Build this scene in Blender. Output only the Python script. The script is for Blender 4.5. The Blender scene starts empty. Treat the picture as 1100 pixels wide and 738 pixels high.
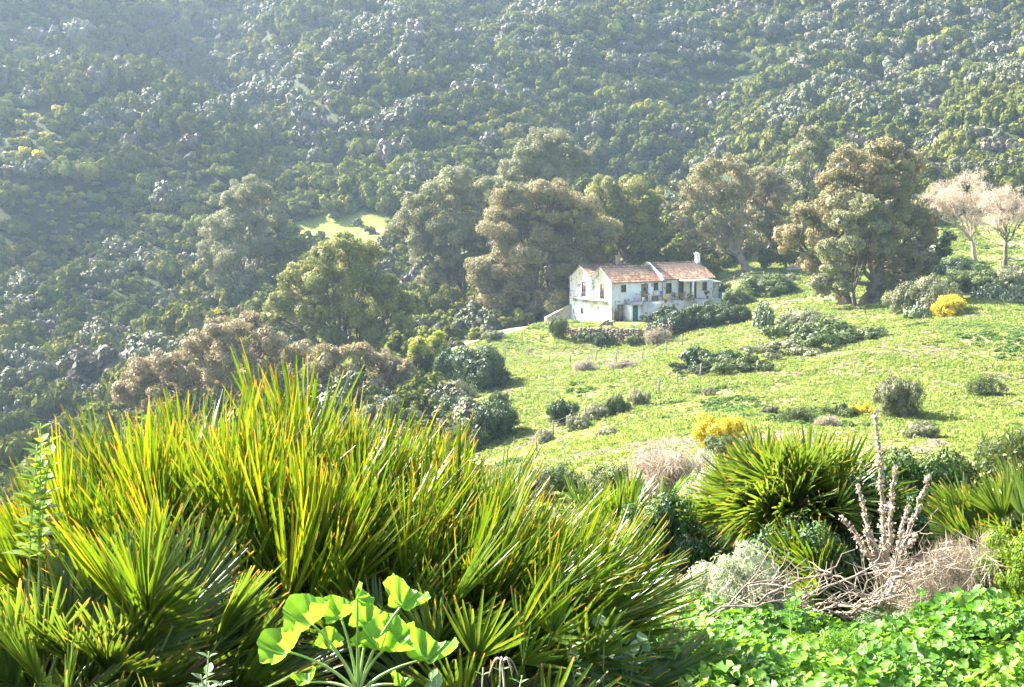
EXPOSURE = 2.78
HAZE = 0.0002
import bpy, math, random
import numpy as np
from mathutils import Vector, Matrix, Euler

# ------------------------------------------------------------------ basics
SC = bpy.context.scene
COL = SC.collection
RS = np.random.RandomState(11)
random.seed(11)
F = 1500.0                      # focal length in pixels of an 1100 px wide picture
PITCH = math.radians(6.43)
CP, SP = math.cos(PITCH), math.sin(PITCH)

def pt(u, v, Y):
    """the point at distance Y in front of the camera seen at (u, v)"""
    xc, yc = (u - 550.0) / F, (369.0 - v) / F
    d = np.array([xc, CP + SP * yc, -SP + CP * yc])
    return d * (Y / d[1])

def to_px(P):
    P = np.asarray(P, float)
    f = P[..., 1] * CP - P[..., 2] * SP
    up = P[..., 1] * SP + P[..., 2] * CP
    f = np.where(f < 0.05, 0.05, f)
    return 550 + F * P[..., 0] / f, 369 - F * up / f

def vnoise(x, y, s, seed=0):
    """smooth value noise, -1..1"""
    x = np.asarray(x, float) / s; y = np.asarray(y, float) / s
    xi = np.floor(x).astype(np.int64); yi = np.floor(y).astype(np.int64)
    fx = x - xi; fy = y - yi
    fx = fx * fx * (3 - 2 * fx); fy = fy * fy * (3 - 2 * fy)
    def h(a, b):
        n = (a * 374761393 + b * 668265263 + seed * 1442695041) & 0x7fffffff
        n = ((n ^ (n >> 13)) * 1274126177) & 0x7fffffff
        return ((n ^ (n >> 16)) & 0xffff) / 32767.5 - 1.0
    return (h(xi, yi) * (1 - fx) + h(xi + 1, yi) * fx) * (1 - fy) + (h(xi, yi + 1) * (1 - fx) + h(xi + 1, yi + 1) * fx) * fy

def smooth(a, b, x):
    t = np.clip((x - a) / (b - a), 0, 1)
    return t * t * (3 - 2 * t)

# ------------------------------------------------------------------ terrain height
CTRL = [  # (u, v, distance)
 (775,487,52),(640,505,52),(1000,478,52),(1095,470,60),(900,455,75),(700,462,72),(1000,432,88),(600,475,78),(560,492,85),
 (560,440,112),(700,430,102),(640,402,128),(900,380,118),(1100,395,105),(800,400,120),(1150,330,150),(1000,330,150),
 (900,330,156),(740,352,164),(800,335,168),(600,368,166),(470,388,160),(540,378,160),(450,442,126),(500,482,102),(400,560,75),
 (660,369,164.5),(700,364,167),(620,371,164),
 (655,346,176),(615,348,186),(640,347,171),(690,345,174),(770,326,184),(700,340,190),(740,325,192),(670,345,190),
 (300,485,120),(100,520,128),(0,490,165),(-150,500,165),(200,450,150),(420,400,165),
 (500,350,205),(400,372,182),(270,325,228),(330,330,210),(0,330,225),(130,340,230),(-200,330,240),
 (590,330,215),(680,290,222),(800,290,212),(770,312,196),(850,292,200),(1080,285,205),(1000,285,200),(960,322,166),(1200,270,205),(1120,255,225),
 (340,245,272),(430,232,278),(200,215,275),(50,200,272),(-200,200,280),(520,235,275),(640,215,285),
 (700,195,335),(740,205,310),(850,200,280),(950,190,268),(1060,190,255),(1200,180,260),
 (0,100,325),(120,110,320),(-200,100,330),(250,70,400),(210,30,430),(290,20,420),(380,60,385),(300,140,325),(420,120,345),(500,140,330),
 (600,150,335),(600,90,385),(700,120,375),(760,150,335),(820,90,395),(900,110,355),(1000,120,330),(1100,110,325),(1250,110,330),
 (0,0,390),(100,-10,410),(-200,0,400),(400,0,430),(550,0,452),(650,-5,460),(720,10,470),(800,5,450),(900,0,445),(1000,0,440),(1100,0,430),(1250,0,430),
]
_c = np.array([pt(*c) for c in CTRL])
_extra = []
for X in (-420, -250, -80, 80, 250, 420):
    _extra += [(X, 620, 118 + 8 * math.sin(X * .01)), (X, 880, 165)]
_extra += [(-420, 380, 45), (420, 380, 48), (-300, 260, -2), (300, 250, 2), (-420, 200, -28), (420, 180, -4), (-250, 120, -40), (-160, 60, -34),
           (-300, 0, -30), (300, 60, 4), (160, 60, -4), (160, 120, -7), (420, 0, 18), (-120, 100, -36), (-60, 60, -19)]
_c = np.vstack([_c, np.array(_extra, float)])
_MC = 14.0
def _ker(r2): return np.sqrt(r2 + _MC * _MC)
_n = len(_c)
_A = np.zeros((_n + 3, _n + 3))
_d2 = ((_c[:, None, :2] - _c[None, :, :2]) ** 2).sum(-1)
_A[:_n, :_n] = _ker(_d2) - np.eye(_n) * 0.35
_A[:_n, _n] = 1; _A[:_n, _n + 1:] = _c[:, :2] / 100; _A[_n:, :_n] = _A[:_n, _n:].T
_w = np.linalg.solve(_A, np.r_[_c[:, 2], 0, 0, 0])

NEAR_Y = [-70, -20, -3, 0, 3, 5, 7, 9, 12, 16, 22, 30, 40, 52]
NEAR_Z = [14, 1.5, -1.5, -1.62, -1.78, -2.0, -2.3, -2.65, -3.3, -4.3, -5.6, -7.0, -8.4, -9.9]

def seg_dist(x, y, P):
    d = np.full(np.shape(x), 1e9)
    for (ax, ay), (bx, by) in zip(P[:-1], P[1:]):
        L2 = (bx - ax) ** 2 + (by - ay) ** 2
        t = np.clip(((x - ax) * (bx - ax) + (y - ay) * (by - ay)) / L2, 0, 1)
        d = np.minimum(d, np.hypot(x - ax - t * (bx - ax), y - ay - t * (by - ay)))
    return d
def _pl(*k): return [tuple(pt(*q)[:2]) for q in k]
GULLIES = [(_pl((335, 160, 318), (290, 110, 345), (255, 60, 385), (225, 0, 430)), 13, 17), (_pl((720, 215, 300), (690, 150, 335), (610, 110, 365), (520, 80, 400), (500, 20, 440)), 10, 16),
           (_pl((720, 215, 300), (760, 120, 350), (770, 40, 410)), 7, 13), (_pl((60, 240, 250), (150, 180, 280), (120, 120, 310)), 4, 9), (_pl((960, 170, 280), (1000, 110, 330), (960, 40, 390)), 6, 12)]

def H(x, y):
    x = np.asarray(x, float); y = np.asarray(y, float)
    sh = np.broadcast(x, y).shape
    x = np.broadcast_to(x, sh).ravel(); y = np.broadcast_to(y, sh).ravel()
    z = np.empty(len(x))
    for i in range(0, len(x), 20000):
        xs, ys = x[i:i + 20000], y[i:i + 20000]
        d2 = (xs[:, None] - _c[None, :, 0]) ** 2 + (ys[:, None] - _c[None, :, 1]) ** 2
        z[i:i + 20000] = _ker(d2) @ _w[:_n] + _w[_n] + _w[_n + 1] * xs / 100 + _w[_n + 2] * ys / 100
    far = smooth(240, 300, y)
    z = z + far * (vnoise(x, y, 52, 3) * 5.5 + vnoise(x, y, 21, 5) * 2.6)
    for line, dep, wid in GULLIES:
        z = z - dep * np.exp(-(seg_dist(x, y, line) / wid) ** 2)
    mid = smooth(40, 70, y) * (1 - far)
    house = np.exp(-(((x - 16) / 17) ** 2 + ((y - 177) / 13) ** 2))
    z = z + mid * (1 - house) * (vnoise(x, y, 17, 7) * .5 + vnoise(x, y, 6, 9) * .22)
    zn = np.interp(y, NEAR_Y, NEAR_Z)
    zn = zn - np.clip(-x - 1, 0, 80) * .2 * smooth(4, 30, y) + np.clip(x - 2, 0, 60) * .03
    zn = zn + vnoise(x, y, 1.7, 1) * .05 + vnoise(x, y, .6, 2) * .02
    k = smooth(30, 54, np.sqrt(x * x * .6 + y * y) + np.where(y < 0, -30, 0))
    k = k * smooth(-10, 30, y)
    wide = smooth(60, 160, np.abs(x))
    k = np.maximum(k, wide * smooth(-20, 30, y))
    z = zn * (1 - k) + z * k
    # retaining step in front of the farmhouse: level yard behind the stone wall
    return z.reshape(sh)

def ground(u, Y, sink=0.0):
    X = (u - 550.0) / F * Y * 1.0
    z = -Y * .1
    for _ in range(3):                      # the picture column u bends a little with height: iterate
        f = Y * CP - z * SP
        X = (u - 550.0) / F * f
        z = float(H(X, Y))
    return np.array([X, Y, z - sink])

def ground_px(u, v, lo=3.0, hi=480.0):
    """where the line of sight through (u, v) meets the ground"""
    ys = np.exp(np.linspace(math.log(lo), math.log(hi), 1200))
    P = np.array([pt(u, v, y) for y in ys])
    below = P[:, 2] - H(P[:, 0], P[:, 1])
    i = int(np.argmax(below < 0)) if (below < 0).any() else len(ys) - 1
    return P[i]

# ------------------------------------------------------------------ scene objects
def tag(o, label=None, cat=None, group=None, kind=None):
    if label: o['label'] = label
    if cat: o['category'] = cat
    if group: o['group'] = group
    if kind: o['kind'] = kind
    return o

def empty(name, loc, label, cat, group=None, rz=0.0):
    o = bpy.data.objects.new(name, None); COL.objects.link(o)
    o.location = Vector(loc); o.rotation_euler = (0, 0, rz); o.empty_display_size = .2
    return tag(o, label, cat, group)

def link(name, me, parent=None, loc=None):
    o = bpy.data.objects.new(name, me); COL.objects.link(o)
    if parent is not None: o.parent = parent
    if loc is not None: o.location = Vector(loc)
    return o

def copy_tree(o, parent=None):
    c = o.copy(); COL.objects.link(c)
    if parent is not None: c.parent = parent
    for ch in list(o.children): copy_tree(ch, c)
    return c

class MB:
    """collects vertices and faces (with one tint value and one along-value per vertex) and builds one mesh"""
    def __init__(s):
        s.v = []; s.q = []; s.t = []; s.a = []; s.n = 0
    def quads(s, V, Q, a=None):
        V = np.asarray(V, float).reshape(-1, 3); Q = np.asarray(Q, np.int64).reshape(-1, 4)
        s.v.append(V); s.q.append(Q + s.n); s.a.append(np.zeros(len(V)) if a is None else np.asarray(a, float)); s.n += len(V)
    def tris(s, V, T, a=None):
        V = np.asarray(V, float).reshape(-1, 3); T = np.asarray(T, np.int64).reshape(-1, 3)
        s.v.append(V); s.t.append(T + s.n); s.a.append(np.zeros(len(V)) if a is None else np.asarray(a, float)); s.n += len(V)
    def mesh(s, name, mat, smooth_=False):
        V = np.vstack(s.v); A = np.concatenate(s.a)
        Q = np.vstack(s.q) if s.q else np.zeros((0, 4), np.int64)
        T = np.vstack(s.t) if s.t else np.zeros((0, 3), np.int64)
        me = bpy.data.meshes.new(name)
        me.vertices.add(len(V)); me.vertices.foreach_set('co', V.astype(np.float32).ravel())
        nl = len(Q) * 4 + len(T) * 3
        me.loops.add(nl); me.loops.foreach_set('vertex_index', np.r_[Q.ravel(), T.ravel()].astype(np.int32))
        me.polygons.add(len(Q) + len(T))
        st = np.r_[np.arange(len(Q)) * 4, len(Q) * 4 + np.arange(len(T)) * 3].astype(np.int32)
        me.polygons.foreach_set('loop_start', st)
        at = me.attributes.new('along', 'FLOAT', 'POINT'); at.data.foreach_set('value', A.astype(np.float32))
        if smooth_: me.polygons.foreach_set('use_smooth', np.ones(len(Q) + len(T), bool))
        me.update(calc_edges=True)
        for m in (mat if isinstance(mat, (list, tuple)) else [mat]): me.materials.append(m)
        return me
    def build(s, name, mat, parent=None, loc=None, smooth_=False):
        return link(name, s.mesh(name, mat, smooth_), parent, loc)

    # ---- shapes
    def box(s, lo, hi, M=None):
        x0, y0, z0 = lo; x1, y1, z1 = hi
        V = np.array([(x0, y0, z0), (x1, y0, z0), (x1, y1, z0), (x0, y1, z0), (x0, y0, z1), (x1, y0, z1), (x1, y1, z1), (x0, y1, z1)], float)
        if M is not None: V = np.array([tuple(M @ Vector(p)) for p in V])
        s.quads(V, [(0, 3, 2, 1), (4, 5, 6, 7), (0, 1, 5, 4), (1, 2, 6, 5), (2, 3, 7, 6), (3, 0, 4, 7)])
    def prism(s, poly, ax0, ax1, axis=0):
        """polygon (2-D points) extruded along axis 0 (x): poly holds (y, z)"""
        n = len(poly); V = []
        for a in (ax0, ax1):
            for p in poly:
                V.append((a, p[0], p[1]) if axis == 0 else (p[0], a, p[1]) if axis == 1 else (p[0], p[1], a))
        T = []
        for i in range(1, n - 1): T += [(0, i, i + 1), (n, n + i + 1, n + i)]
        base = s.n
        s.tris(V, T)
        s.q.append(np.array([(i, (i + 1) % n, n + (i + 1) % n, n + i) for i in range(n)]) + base)
    def tube(s, P, R, sides=6, jit=0.0, cap=True):
        P = np.asarray(P, float); n = len(P); R = np.broadcast_to(np.asarray(R, float), (n,))
        T = np.gradient(P, axis=0); T /= np.linalg.norm(T, axis=1)[:, None] + 1e-9
        ref = np.array([0.31, 0.77, 0.2]) if abs(T[0, 2]) > .5 else np.array([0.1, 0.1, 1.0])
        A = np.cross(T, ref); A /= np.linalg.norm(A, axis=1)[:, None] + 1e-9
        B = np.cross(T, A)
        th = np.arange(sides) * 2 * math.pi / sides
        rr = R[:, None] * (1 + jit * RS.uniform(-1, 1, (n, sides)))
        V = P[:, None, :] + rr[..., None] * (np.cos(th)[None, :, None] * A[:, None, :] + np.sin(th)[None, :, None] * B[:, None, :])
        i = np.arange(n - 1)[:, None] * sides; j = np.arange(sides)[None, :]; k = (j + 1) % sides
        Q = np.stack([i + j, i + k, i + sides + k, i + sides + j], -1).reshape(-1, 4)
        a = np.repeat(np.linspace(0, 1, n), sides)
        V = V.reshape(-1, 3)
        if cap:
            V = np.vstack([V, P[0], P[-1]]); a = np.r_[a, 0, 1]; b = s.n; nn = n * sides
            s.quads(V, Q, a)
            tt = [(nn, (m + 1) % sides, m) for m in range(sides)] + [(nn + 1, (n - 1) * sides + m, (n - 1) * sides + (m + 1) % sides) for m in range(sides)]
            s.t.append(np.array(tt) + b)
        else: s.quads(V, Q, a)
    def cards(s, C, size, aspect=.5, up=0.0, nrm=None, nj=.55):
        """one leaf-shaped face at every centre, random orientation; up > 0 turns the length towards -Z (hanging)"""
        C = np.asarray(C, float); n = len(C)
        if n == 0: return
        d = RS.normal(size=(n, 3)); d[:, 2] -= up
        if nrm is not None:
            m = nrm + RS.normal(size=(n, 3)) * nj; m /= np.linalg.norm(m, axis=1)[:, None] + 1e-9
            d -= m * (d * m).sum(1)[:, None]
        d /= np.linalg.norm(d, axis=1)[:, None] + 1e-9
        e = RS.normal(size=(n, 3)) if nrm is None else np.cross(m, d)
        e -= d * (e * d).sum(1)[:, None]; e /= np.linalg.norm(e, axis=1)[:, None] + 1e-9
        L = (np.asarray(size) * RS.uniform(.6, 1.3, n))[:, None]; W = L * aspect
        V = np.stack([C - d * L * .5, C + e * W * .5, C + d * L * .5, C - e * W * .5], 1)
        s.quads(V.reshape(-1, 3), np.arange(n * 4).reshape(-1, 4), np.tile([0, .5, 1, .5], n))

# ------------------------------------------------------------------ materials
def new_mat(name):
    m = bpy.data.materials.new(name); m.use_nodes = True
    nt = m.node_tree; nt.nodes.clear()
    out = nt.nodes.new('ShaderNodeOutputMaterial')
    return m, nt, out

def rgba(c): return (c[0], c[1], c[2], 1)

def leaf_mat(name, cols, trans=.35, rough=.55, spec=.3, tcol=None, objvar=.5, tip=None, tip_at=.9, scale=0.0, sheen=0.0):
    """foliage: colour from a ramp driven by per-plant and per-leaf randomness, part of the light passes through"""
    m, nt, out = new_mat(name); N = nt.nodes.new; L = nt.links.new
    oi = N('ShaderNodeObjectInfo'); ge = N('ShaderNodeNewGeometry')
    mix = N('ShaderNodeMix'); mix.data_type = 'FLOAT'; mix.inputs[0].default_value = objvar
    L(ge.outputs['Random Per Island'], mix.inputs[2]); L(oi.outputs['Random'], mix.inputs[3])
    val = mix.outputs[0]
    if scale:
        tc = N('ShaderNodeNewGeometry'); nz = N('ShaderNodeTexNoise'); nz.inputs['Scale'].default_value = scale; nz.inputs['Detail'].default_value = 2
        L(tc.outputs['Position'], nz.inputs['Vector'])
        m2 = N('ShaderNodeMix'); m2.data_type = 'FLOAT'; m2.inputs[0].default_value = .55
        L(val, m2.inputs[2])
        mr = N('ShaderNodeMapRange'); mr.inputs[1].default_value = .3; mr.inputs[2].default_value = .7; L(nz.outputs[0], mr.inputs[0])
        L(mr.outputs[0], m2.inputs[3]); val = m2.outputs[0]
    cr = N('ShaderNodeValToRGB'); el = cr.color_ramp.elements
    while len(el) < len(cols): el.new(.5)
    for i, c in enumerate(cols):
        el[i].position = i / max(1, len(cols) - 1); el[i].color = rgba(c)
    L(val, cr.inputs[0]); col = cr.outputs[0]
    if tip is not None:
        at = N('ShaderNodeAttribute'); at.attribute_name = 'along'
        ad = N('ShaderNodeMath'); ad.operation = 'ADD'; L(at.outputs['Fac'], ad.inputs[0])
        mm = N('ShaderNodeMath'); mm.operation = 'MULTIPLY'; mm.inputs[1].default_value = .16; L(ge.outputs['Random Per Island'], mm.inputs[0]); L(mm.outputs[0], ad.inputs[1])
        mr = N('ShaderNodeMapRange'); mr.inputs[1].default_value = tip_at; mr.inputs[2].default_value = tip_at + .07; L(ad.outputs[0], mr.inputs[0])
        mx = N('ShaderNodeMix'); mx.data_type = 'RGBA'; mx.inputs[7].default_value = rgba(tip)
        L(mr.outputs[0], mx.inputs[0]); L(col, mx.inputs[6]); col = mx.outputs[2]
    pb = N('ShaderNodeBsdfPrincipled'); pb.inputs['Roughness'].default_value = rough
    pb.inputs['Specular IOR Level'].default_value = spec
    L(col, pb.inputs['Base Color'])
    sh = pb.outputs[0]
    if trans > 0:
        tr = N('ShaderNodeBsdfTranslucent')
        if tcol is not None:
            mg = N('ShaderNodeMix'); mg.data_type = 'RGBA'; mg.blend_type = 'MULTIPLY'; mg.inputs[0].default_value = 1
            mg.inputs[7].default_value = rgba(tcol); L(col, mg.inputs[6]); mg.clamp_result = False
            L(mg.outputs[2], tr.inputs[0])
        else: L(col, tr.inputs[0])
        ms = N('ShaderNodeMixShader'); ms.inputs[0].default_value = trans
        L(pb.outputs[0], ms.inputs[1]); L(tr.outputs[0], ms.inputs[2]); sh = ms.outputs[0]
    L(sh, out.inputs[0])
    return m

def solid_mat(name, c1, c2=None, scale=2.0, rough=.8, bump=0.0, c3=None, detail=6, lo=.35, hi=.65, spec=.3, bscale=None, coord='Object'):
    m, nt, out = new_mat(name); N = nt.nodes.new; L = nt.links.new
    pb = N('ShaderNodeBsdfPrincipled'); pb.inputs['Roughness'].default_value = rough; pb.inputs['Specular IOR Level'].default_value = spec
    pb.inputs['Base Color'].default_value = rgba(c1)
    tc = N('ShaderNodeTexCoord')
    if c2 is not None:
        nz = N('ShaderNodeTexNoise'); nz.inputs['Scale'].default_value = scale; nz.inputs['Detail'].default_value = detail; nz.inputs['Roughness'].default_value = .65
        L(tc.outputs[coord], nz.inputs['Vector'])
        cr = N('ShaderNodeValToRGB'); el = cr.color_ramp.elements
        el[0].position = lo; el[1].position = hi; el[0].color = rgba(c1); el[1].color = rgba(c2)
        if c3 is not None:
            e = el.new(min(.98, hi + .12)); e.color = rgba(c3)
        L(nz.outputs[0], cr.inputs[0]); L(cr.outputs[0], pb.inputs['Base Color'])
    if bump:
        n2 = N('ShaderNodeTexNoise'); n2.inputs['Scale'].default_value = bscale or scale * 4; n2.inputs['Detail'].default_value = 5
        L(tc.outputs[coord], n2.inputs['Vector'])
        bp = N('ShaderNodeBump'); bp.inputs['Strength'].default_value = 1; bp.inputs['Distance'].default_value = bump
        L(n2.outputs[0], bp.inputs['Height']); L(bp.outputs[0], pb.inputs['Normal'])
    L(pb.outputs[0], out.inputs[0])
    return m
# ------------------------------------------------------------------ camera, light, sky, air
cam = bpy.data.cameras.new('camera'); co = bpy.data.objects.new('camera', cam); COL.objects.link(co)
cam.sensor_width = 36; cam.lens = F / 1100 * 36; cam.clip_start = .05; cam.clip_end = 4000
co.rotation_euler = (math.pi / 2 - PITCH, 0, 0); SC.camera = co

SUN_AZ, SUN_EL = math.radians(-60), math.radians(38)     # azimuth from +Y towards +X
sdir = Vector((math.sin(SUN_AZ) * math.cos(SUN_EL), math.cos(SUN_AZ) * math.cos(SUN_EL), math.sin(SUN_EL)))
sl = bpy.data.lights.new('sun', 'SUN'); sl.energy = 5.0; sl.angle = math.radians(.53); sl.color = (1.0, .95, .86)
so = bpy.data.objects.new('sun', sl); COL.objects.link(so); so.rotation_euler = sdir.to_track_quat('Z', 'Y').to_euler(); so.location = (-60, 40, 80)

w = bpy.data.worlds.new('World'); SC.world = w; w.use_nodes = True
nt = w.node_tree; nt.nodes.clear()
wo = nt.nodes.new('ShaderNodeOutputWorld'); bg = nt.nodes.new('ShaderNodeBackground'); sk = nt.nodes.new('ShaderNodeTexSky')
sk.sky_type = 'NISHITA'; sk.sun_disc = False; sk.sun_elevation = SUN_EL; sk.sun_rotation = SUN_AZ
sk.air_density = 1.0; sk.dust_density = 3.5; sk.ozone_density = 1.0; sk.altitude = 50
bg.inputs[1].default_value = .075
nt.links.new(sk.outputs[0], bg.inputs[0]); nt.links.new(bg.outputs[0], wo.inputs[0])

SC.view_settings.view_transform = 'Standard'; SC.view_settings.look = 'None'
SC.view_settings.exposure = EXPOSURE; SC.view_settings.gamma = 1
SC.view_settings.use_curve_mapping = False
cy = SC.cycles
cy.use_denoising = True
cy.max_bounces = 7; cy.diffuse_bounces = 3; cy.glossy_bounces = 2; cy.transmission_bounces = 3; cy.volume_bounces = 1; cy.transparent_max_bounces = 4
cy.use_adaptive_sampling = True; cy.adaptive_threshold = .02
cy.sample_clamp_indirect = 6
cy.volume_step_rate = 4

# ------------------------------------------------------------------ ground sheet
def steps(knots):
    out = [knots[0][0]]
    for (a, sa), (b, sb) in zip(knots[:-1], knots[1:]):
        x = a
        while x < b - 1e-6:
            s = sa + (sb - sa) * (x - a) / (b - a)
            x = x + s
            if x > b - .4 * s: x = b
            out.append(x)
    return np.array(out)
gy = steps([(-68, 8), (-6, .9), (1, .16), (11, .25), (30, .9), (60, 1.3), (230, 1.6), (300, 3), (480, 3.4), (560, 14), (880, 20)])
gxp = steps([(0, .16), (5, .25), (18, .9), (60, 1.5), (110, 2.2), (190, 4), (300, 12), (480, 22)])
gx = np.r_[-gxp[::-1][:-1], gxp]
GX, GY = np.meshgrid(gx, gy)
GZ = H(GX, GY)
V = np.stack([GX, GY, GZ], -1).reshape(-1, 3)
nx, ny = len(gx), len(gy)
ii, jj = np.meshgrid(np.arange(nx - 1), np.arange(ny - 1))
Q = np.stack([jj * nx + ii, jj * nx + ii + 1, (jj + 1) * nx + ii + 1, (jj + 1) * nx + ii], -1).reshape(-1, 4)

def in_poly(u, v, poly):
    u = np.asarray(u, float); v = np.asarray(v, float); r = np.zeros(u.shape, bool)
    n = len(poly); j = n - 1
    for i in range(n):
        xi, yi = poly[i]; xj, yj = poly[j]
        c = ((yi > v) != (yj > v)) & (u < (xj - xi) * (v - yi) / ((yj - yi) or 1e-9) + xi)
        r ^= c; j = i
    return r

# plan outlines (x, y in metres) of the open grass, from sight lines meeting the ground
def plan(pts): return [tuple(pt(u, v, Y)[:2]) for u, v, Y in pts]
def hit(pts): return [tuple(ground_px(u, v, 150, 480)[:2]) for u, v in pts]
MEADOW = [plan([(430, 400, 168), (500, 366, 172), (560, 360, 176), (610, 352, 186), (700, 340, 192), (770, 300, 215), (830, 270, 225), (1000, 250, 236), (1160, 240, 240),
                (1800, 240, 240), (2500, 400, 60), (900, 520, 24), (760, 520, 24), (520, 560, 40), (505, 500, 80), (515, 470, 103), (480, 445, 122), (440, 420, 140)]),
          hit([(300, 268), (312, 240), (345, 229), (398, 230), (428, 242), (415, 264), (350, 272)]),
          hit([(1030, 62), (1035, 52), (1100, 44), (1108, 62), (1070, 66)]), hit([(590, 16), (600, 6), (660, 5), (645, 18)])]
def meadow_mask(x, y):
    wx = x + vnoise(x, y, 7, 21) * 1.8; wy = y + vnoise(x, y, 7, 22) * 2.5
    r = np.zeros(np.shape(x), bool)
    for p in MEADOW: r |= in_poly(wx, wy, p)
    return r
mead = meadow_mask(GX, GY).astype(float)
for _ in range(1):
    m2 = mead.copy(); m2[1:-1, 1:-1] = (mead[1:-1, 1:-1] * 2 + mead[:-2, 1:-1] + mead[2:, 1:-1] + mead[1:-1, :-2] + mead[1:-1, 2:]) / 6; mead = m2
mead = np.maximum(mead, (1 - smooth(45, 70, np.hypot(GX, GY))) * np.clip(.55 + .5 * vnoise(GX, GY, 1.4, 95), 0, 1) * .8)
# bare earth tracks and trodden soil: polylines (u, v, Y) -> strips
def seg_dist(x, y, P):
    d = np.full(np.shape(x), 1e9)
    for (ax, ay), (bx, by) in zip(P[:-1], P[1:]):
        L2 = (bx - ax) ** 2 + (by - ay) ** 2
        t = np.clip(((x - ax) * (bx - ax) + (y - ay) * (by - ay)) / L2, 0, 1)
        d = np.minimum(d, np.hypot(x - ax - t * (bx - ax), y - ay - t * (by - ay)))
    return d
soil = np.zeros(np.shape(GX))
for pl, wd in (([(500, 366, 172), (560, 358, 178), (605, 352, 184)], 2.2), ([(780, 298, 208), (830, 296, 204), (870, 300, 198)], 1.2), ([(800, 312, 190), (850, 306, 196), (900, 318, 172)], .9),
               ([(880, 330, 158), (925, 328, 160), (975, 325, 162)], 4.0), ([(1010, 262, 222), (1100, 262, 222)], 2.0),
               ([(600, 470, 79), (650, 448, 92), (720, 425, 104), (790, 400, 120)], .7), ([(620, 362, 168), (720, 358, 169)], 1.2),
               ([(870, 4, 452), (905, 0, 455)], 5.0), ([(1000, 430, 90), (1100, 425, 92)], 1.6)):
    d = seg_dist(GX, GY, plan(pl)); soil = np.maximum(soil, 1 - smooth(wd * .5, wd * 1.4, d + vnoise(GX, GY, 2.2, 31) * .8))
gme = bpy.data.meshes.new('ground')
gb = MB(); gb.quads(V, Q)
gme_o = None

def ground_material():
    m, nt, out = new_mat('ground_earth_and_grass'); N = nt.nodes.new; L = nt.links.new
    geo = N('ShaderNodeNewGeometry')
    def noise(s, d=5, r=.6):
        n = N('ShaderNodeTexNoise'); n.inputs['Scale'].default_value = s; n.inputs['Detail'].default_value = d; n.inputs['Roughness'].default_value = r
        L(geo.outputs['Position'], n.inputs['Vector']); return n.outputs[0]
    def ramp(fac, stops):
        cr = N('ShaderNodeValToRGB'); el = cr.color_ramp.elements
        while len(el) < len(stops): el.new(.5)
        for e, (p, c) in zip(el, stops): e.position = p; e.color = rgba(c)
        L(fac, cr.inputs[0]); return cr.outputs[0]
    def mixc(f, a, b):
        mx = N('ShaderNodeMix'); mx.data_type = 'RGBA'
        if isinstance(f, float): mx.inputs[0].default_value = f
        else: L(f, mx.inputs[0])
        L(a, mx.inputs[6]); L(b, mx.inputs[7]); return mx.outputs[2]
    def attr(n):
        a = N('ShaderNodeAttribute'); a.attribute_name = n; return a.outputs['Fac']
    def mrange(f, a, b):
        r = N('ShaderNodeMapRange'); r.inputs[1].default_value = a; r.inputs[2].default_value = b; L(f, r.inputs[0]); return r.outputs[0]
    grass = ramp(noise(.35, 6, .65), [(.30, (.11, .175, .02)), (.45, (.175, .24, .03)), (.58, (.25, .295, .048)), (.72, (.34, .34, .12))])
    grass2 = ramp(noise(2.6, 5, .7), [(.3, (.10, .15, .025)), (.5, (.20, .25, .045)), (.7, (.35, .35, .14))])
    g = mixc(.5, grass, grass2)
    straw = ramp(noise(1.2, 6, .7), [(.3, (.17, .16, .06)), (.7, (.36, .32, .18))])
    g = mixc(mrange(noise(.11, 5, .6), .51, .62), g, straw)
    earth = ramp(noise(1.5, 6, .7), [(.3, (.018, .028, .009)), (.55, (.03, .042, .012)), (.75, (.055, .065, .024))])
    sl = ramp(noise(2.2, 6, .7), [(.3, (.24, .18, .11)), (.7, (.46, .38, .27))])
    c = mixc(attr('meadow'), earth, g)
    c = mixc(attr('soil'), c, sl)
    pb = N('ShaderNodeBsdfPrincipled'); pb.inputs['Roughness'].default_value = .9; pb.inputs['Specular IOR Level'].default_value = .15
    L(c, pb.inputs['Base Color'])
    bp = N('ShaderNodeBump'); bp.inputs['Strength'].default_value = 1; bp.inputs['Distance'].default_value = .45
    L(noise(2.0, 6, .75), bp.inputs['Height']); L(bp.outputs[0], pb.inputs['Normal'])
    L(pb.outputs[0], out.inputs[0]); return m
go = gb.build('ground', ground_material(), smooth_=True)
tag(go, kind='structure')
for nm, arr in (('meadow', mead), ('soil', soil)):
    a = go.data.attributes.new(nm, 'FLOAT', 'POINT'); a.data.foreach_set('value', arr.ravel().astype(np.float32))

if HAZE:
    hb = MB(); hb.box((-492, -72, float(GZ.min()) - 1.0), (492, 892, float(GZ.max()) + 9))
    m, nt, out = new_mat('haze_air'); pv = nt.nodes.new('ShaderNodeVolumePrincipled')
    pv.inputs['Color'].default_value = (.55, .75, 1, 1); pv.inputs['Density'].default_value = HAZE; pv.inputs['Anisotropy'].default_value = .45
    nt.links.new(pv.outputs[0], out.inputs['Volume'])
    hz = hb.build('haze', m); tag(hz, kind='stuff')

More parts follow.
